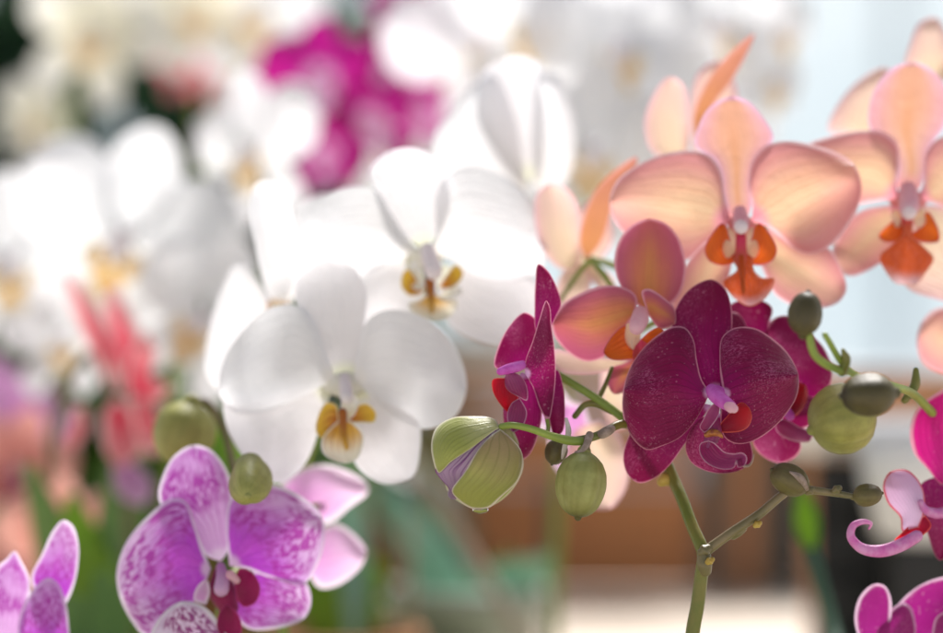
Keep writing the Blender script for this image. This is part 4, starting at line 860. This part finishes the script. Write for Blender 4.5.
lp.location = Vector((W(345, 316, 520).x, W(345, 316, 520).y, TABLE + .001)); lp['w'] = tuple(lp.location)
tag(lp, 'young bright green leaved plant under the pale pink bloom', 'plant', 'green potted plants behind')
lathe('pot', M['terracotta'], POTPROF(.05, .10), lp.location, lp)
for x0, x1, y1, wd_, m_ in ((345, 350, 545, .05, 'leaf_bright'), (370, 372, 585, .04, 'leaf_bright'), (310, 318, 590, .04, 'leaf'), (385, 350, 470, .028, 'leaf_grey'), (230, 215, 420, .05, 'leaf_bright')):
    A = lp.location + Vector((0, 0, .07)); B = W(x1, y1, 560); mid = A.lerp(B, .5) + Vector((0, .02, .02))
    tube('leaf', lp, M[m_], [A, mid, B], [.006, wd_ * .5, .004], N=12, flat=.12)
lq = empty('leafy_plant', (W(95, 316, 300).x, W(95, 316, 300).y, TABLE + .001))
tag(lq, 'young bright green leaved plant low between the two speckled purple blooms', 'plant', 'green potted plants behind')
lathe('pot', M['terracotta'], POTPROF(.05, .08), Vector(lq['w']), lq)
for x0, x1, y1, wd_, m_ in ((95, 92, 540, .06, 'leaf_bright'), (90, 118, 575, .05, 'leaf_bright'), (100, 135, 380, .03, 'leaf'), (60, 30, 470, .03, 'leaf'), (60, 72, 500, .05, 'leaf_bright')):
    A = Vector(lq['w']) + Vector((0, 0, .06)); B = W(x1, y1, 330); mid = A.lerp(B, .5) + Vector((0, .02, .01))
    tube('leaf', lq, M[m_], [A, mid, B], [.006, wd_ * .5, .004], N=12, flat=.12)
gl = plant('orchid with broad blue green leaves low in the centre behind the white bloom', 470, 640, 'potted orchids', leaves=0)
for (pts, r, m_) in (([(500, 700, 640), (435, 570, 640), (375, 480, 660)], .019, 'leaf_grey'), ([(470, 700, 640), (500, 600, 620), (548, 560, 600)], .022, 'leaf_grey'),
                     ([(470, 700, 640), (450, 620, 640), (450, 590, 600)], .018, 'leaf_grey'), ([(470, 720, 640), (480, 610, 660), (510, 560, 680)], .018, 'leaf')):
    tube('leaf', gl, M[m_], [W(*p) for p in pts], [.012, r, .005], N=14, flat=.15)
def stake(label, a, b, r, mat='stake', name='plant_stake'):
    tag(tube(name, None, M[mat], [a, a.lerp(b, .5), b], [r, r, r], N=10), label, 'stake')
stake('brown stake leaning behind the fat striped bud', W(525, 640, 480), W(400, 440, 520), .0042)
stake('dark thin upright stake behind the oval green bud', W(549, 690, 700), W(546, 480, 700), .0028, 'metal')
stake('thin upright stake behind the speckled bloom beside blue green leaves', W(412, 690, 560), W(408, 520, 560), .003, 'stake')

# ------------------------------------------------------------------ bench, boards, pots, floor
fl = mesh_obj('floor', [(-40, -10, 0), (40, -10, 0), (40, 80, 0), (-40, 80, 0)], [(0, 1, 2, 3)], M['floor'], None, smooth=False); tag(fl, kind='structure')
tb_ = empty('display_table', (0, 1.6, 0)); tag(tb_, 'pale wooden display table under the orchid pots', 'table')
for i in range(9):
    y0 = .45 + i * .285
    box('plank', M['table'], -1.6, 1.6, y0, y0 + .28, TABLE - .035, TABLE, tb_)
for x in (-1.5, 1.5):
    for y in (.55, 2.9): box('leg', M['greywood'], x - .04, x + .04, y - .04, y + .04, 0, TABLE - .036, tb_)
cr_ = empty('wooden_crate', (0.3, 2.6, TABLE)); tag(cr_, 'brown wooden crate standing on the table behind the green stems', 'crate')
yb = 2.45
def wx(px): return (px - 471.5) * yb * 36 / LENS / 943
def wz(py): return CAMZ - (py - 316.5) * yb * 36 / LENS / 943
box('front_board', M['wood'], wx(318), wx(700), yb, yb + .02, TABLE + .004, wz(485), cr_)
box('front_board', M['wood2'], wx(318), wx(690), yb + .003, yb + .022, wz(481), wz(420), cr_)
box('front_board', M['table'], wx(318), wx(700), yb - .004, yb + .02, wz(372), wz(335), cr_)
box('front_board', M['wood'], wx(318), wx(690), yb + .003, yb + .022, wz(405), wz(376), cr_)
box('corner_post', M['greywood'], wx(702), wx(728), yb - .012, yb + .03, TABLE + .002, wz(400), cr_)
box('corner_post', M['wood2'], wx(732), wx(756), yb - .010, yb + .03, TABLE + .002, wz(400), cr_)
box('side_board', M['greywood'], wx(758), wx(788), yb - .006, yb + .03, TABLE + .002, wz(410), cr_)
box('corner_post', M['metal'], wx(790), wx(802), yb - .05, yb - .03, TABLE + .002, wz(400), cr_)
box('side_board', M['wood2'], wx(804), wx(826), yb - .006, yb + .03, TABLE + .002, wz(420), cr_)
box('back_panel', M['metal'], wx(700), wx(832), yb + .034, yb + .045, TABLE + .002, wz(425), cr_)
tr_ = empty('plant_tray', (W(930, 316, 700).x, D0 + .7, TABLE)); tag(tr_, 'black slatted plastic plant tray behind the curled pink lip', 'tray')
tx0, tx1, ty = W(818, 316, 620).x, W(1060, 316, 620).x, D0 + .62
for k in range(5): box('tray_slat', M['blackplastic'], tx0, tx1, ty + .002 * (k % 2), ty + .008, TABLE + .01 + k * .040, TABLE + .042 + k * .040, tr_, .001)
box('tray_back', M['blackplastic'], tx0, tx1, ty + .012, ty + .02, TABLE + .002, TABLE + .205, tr_, .001)
box('tray_floor', M['blackplastic'], tx0, tx1, ty + .021, ty + .25, TABLE + .002, TABLE + .01, tr_, .001)
wpz = Vector((W(918, 316, 560).x, D0 + .56, W(905, 540, 560).z))
wp = empty('flower_pot', wpz); tag(wp, 'white ceramic bowl held on the tray behind the curled pink lip', 'pot')
lathe('pot_wall', M['whiteceramic'], [(0.001, 0), (.022, 0), (.028, .004), (.038, .045), (.041, .078), (.038, .078), (.035, .045), (.001, .04)], wpz, wp)
box('pot_foot', M['blackplastic'], wpz.x - .02, wpz.x + .02, wpz.y - .02, wpz.y + .02, TABLE + .002, wpz.z - .001, wp)
dz = Vector((W(862, 316, 690).x, D0 + .69, TABLE + .206))
tag(lathe('saucer', M['whiteceramic'], [(0.001, 0), (.05, 0), (.075, .012), (.085, .03), (.082, .03), (.07, .015), (.001, .006)], dz, None), 'white saucer on the black tray under the fat olive buds', 'saucer')
tz = Vector((W(882, 316, 800).x, D0 + .8, TABLE + .001))
tp = empty('flower_pot', tz); tag(tp, 'tall terracotta pot behind the fat olive buds', 'pot')
lathe('pot_wall', M['terracotta'], POTPROF(.07, CAMZ - TABLE - .045), tz, tp)

gw = empty('greenhouse_wall', (0, 7, 0)); tag(gw, 'pale blue frosted greenhouse wall with white bars far behind', 'wall')
for i in range(-8, 9):
    x = i * .62 + .1
    box('frosted_pane', M['frost'], x + .022, x + .598, 7.0, 7.02, .95, 3.3, gw, .001)
    box('glazing_bar', M['whiteframe'], x - .018, x + .018, 6.98, 7.04, .9, 3.34, gw)
box('sill', M['whiteframe'], -5, 5.5, 6.95, 7.08, .84, .90, gw)
box('low_wall', M['whiteframe'], -5, 5.5, 7.0, 7.1, 0, .838, gw)
# ------------------------------------------------------------------ camera, light
cam = bpy.data.objects.new('camera', bpy.data.cameras.new('camera')); COL.objects.link(cam)
cam.location = (0, 0, CAMZ); cam.rotation_euler = (math.pi / 2, 0, 0)
cam.data.lens = LENS; cam.data.sensor_width = 36; cam.data.clip_end = 300; cam.data.clip_start = .02
cam.data.dof.use_dof = True; cam.data.dof.focus_distance = D0 - .004; cam.data.dof.aperture_fstop = 2.3
S.camera = cam
EL, AZ = math.radians(54), math.radians(14)      # sun behind the flowers, high and a little to the right
w = bpy.data.worlds.new('World'); S.world = w; w.use_nodes = True
nt = w.node_tree; bg = nt.nodes['Background']
sky = nt.nodes.new('ShaderNodeTexSky'); sky.sky_type = 'NISHITA'; sky.sun_disc = False
sky.sun_elevation = EL; sky.sun_rotation = AZ; sky.air_density = 1.0; sky.dust_density = 1.0; sky.ozone_density = 1.0
hs = nt.nodes.new('ShaderNodeHueSaturation'); hs.inputs['Saturation'].default_value = 0.45
nt.links.new(sky.outputs[0], hs.inputs['Color']); nt.links.new(hs.outputs[0], bg.inputs[0]); bg.inputs[1].default_value = 0.07
sd = bpy.data.lights.new('sun', 'SUN'); sd.energy = 3.8; sd.angle = math.radians(15); sd.color = (1, .965, .93)
so = bpy.data.objects.new('sun', sd); COL.objects.link(so)
dirv = Vector((math.sin(AZ) * math.cos(EL), math.cos(AZ) * math.cos(EL), math.sin(EL)))
so.rotation_euler = dirv.to_track_quat('Z', 'Y').to_euler()
S.view_settings.view_transform = 'Standard'; S.view_settings.look = 'None'; S.view_settings.exposure = 0.95; S.view_settings.gamma = 1
S.render.engine = 'CYCLES'
c = S.cycles; c.use_denoising = True
try: c.denoiser = 'OPENIMAGEDENOISE'; c.denoising_input_passes = 'RGB_ALBEDO_NORMAL'
except Exception: pass
c.max_bounces = 10; c.diffuse_bounces = 5; c.transmission_bounces = 8; c.glossy_bounces = 3
c.sample_clamp_indirect = 6
for o in list(bpy.data.objects):
    if 'w' in o: del o['w']
    if 'pottop' in o: del o['pottop']
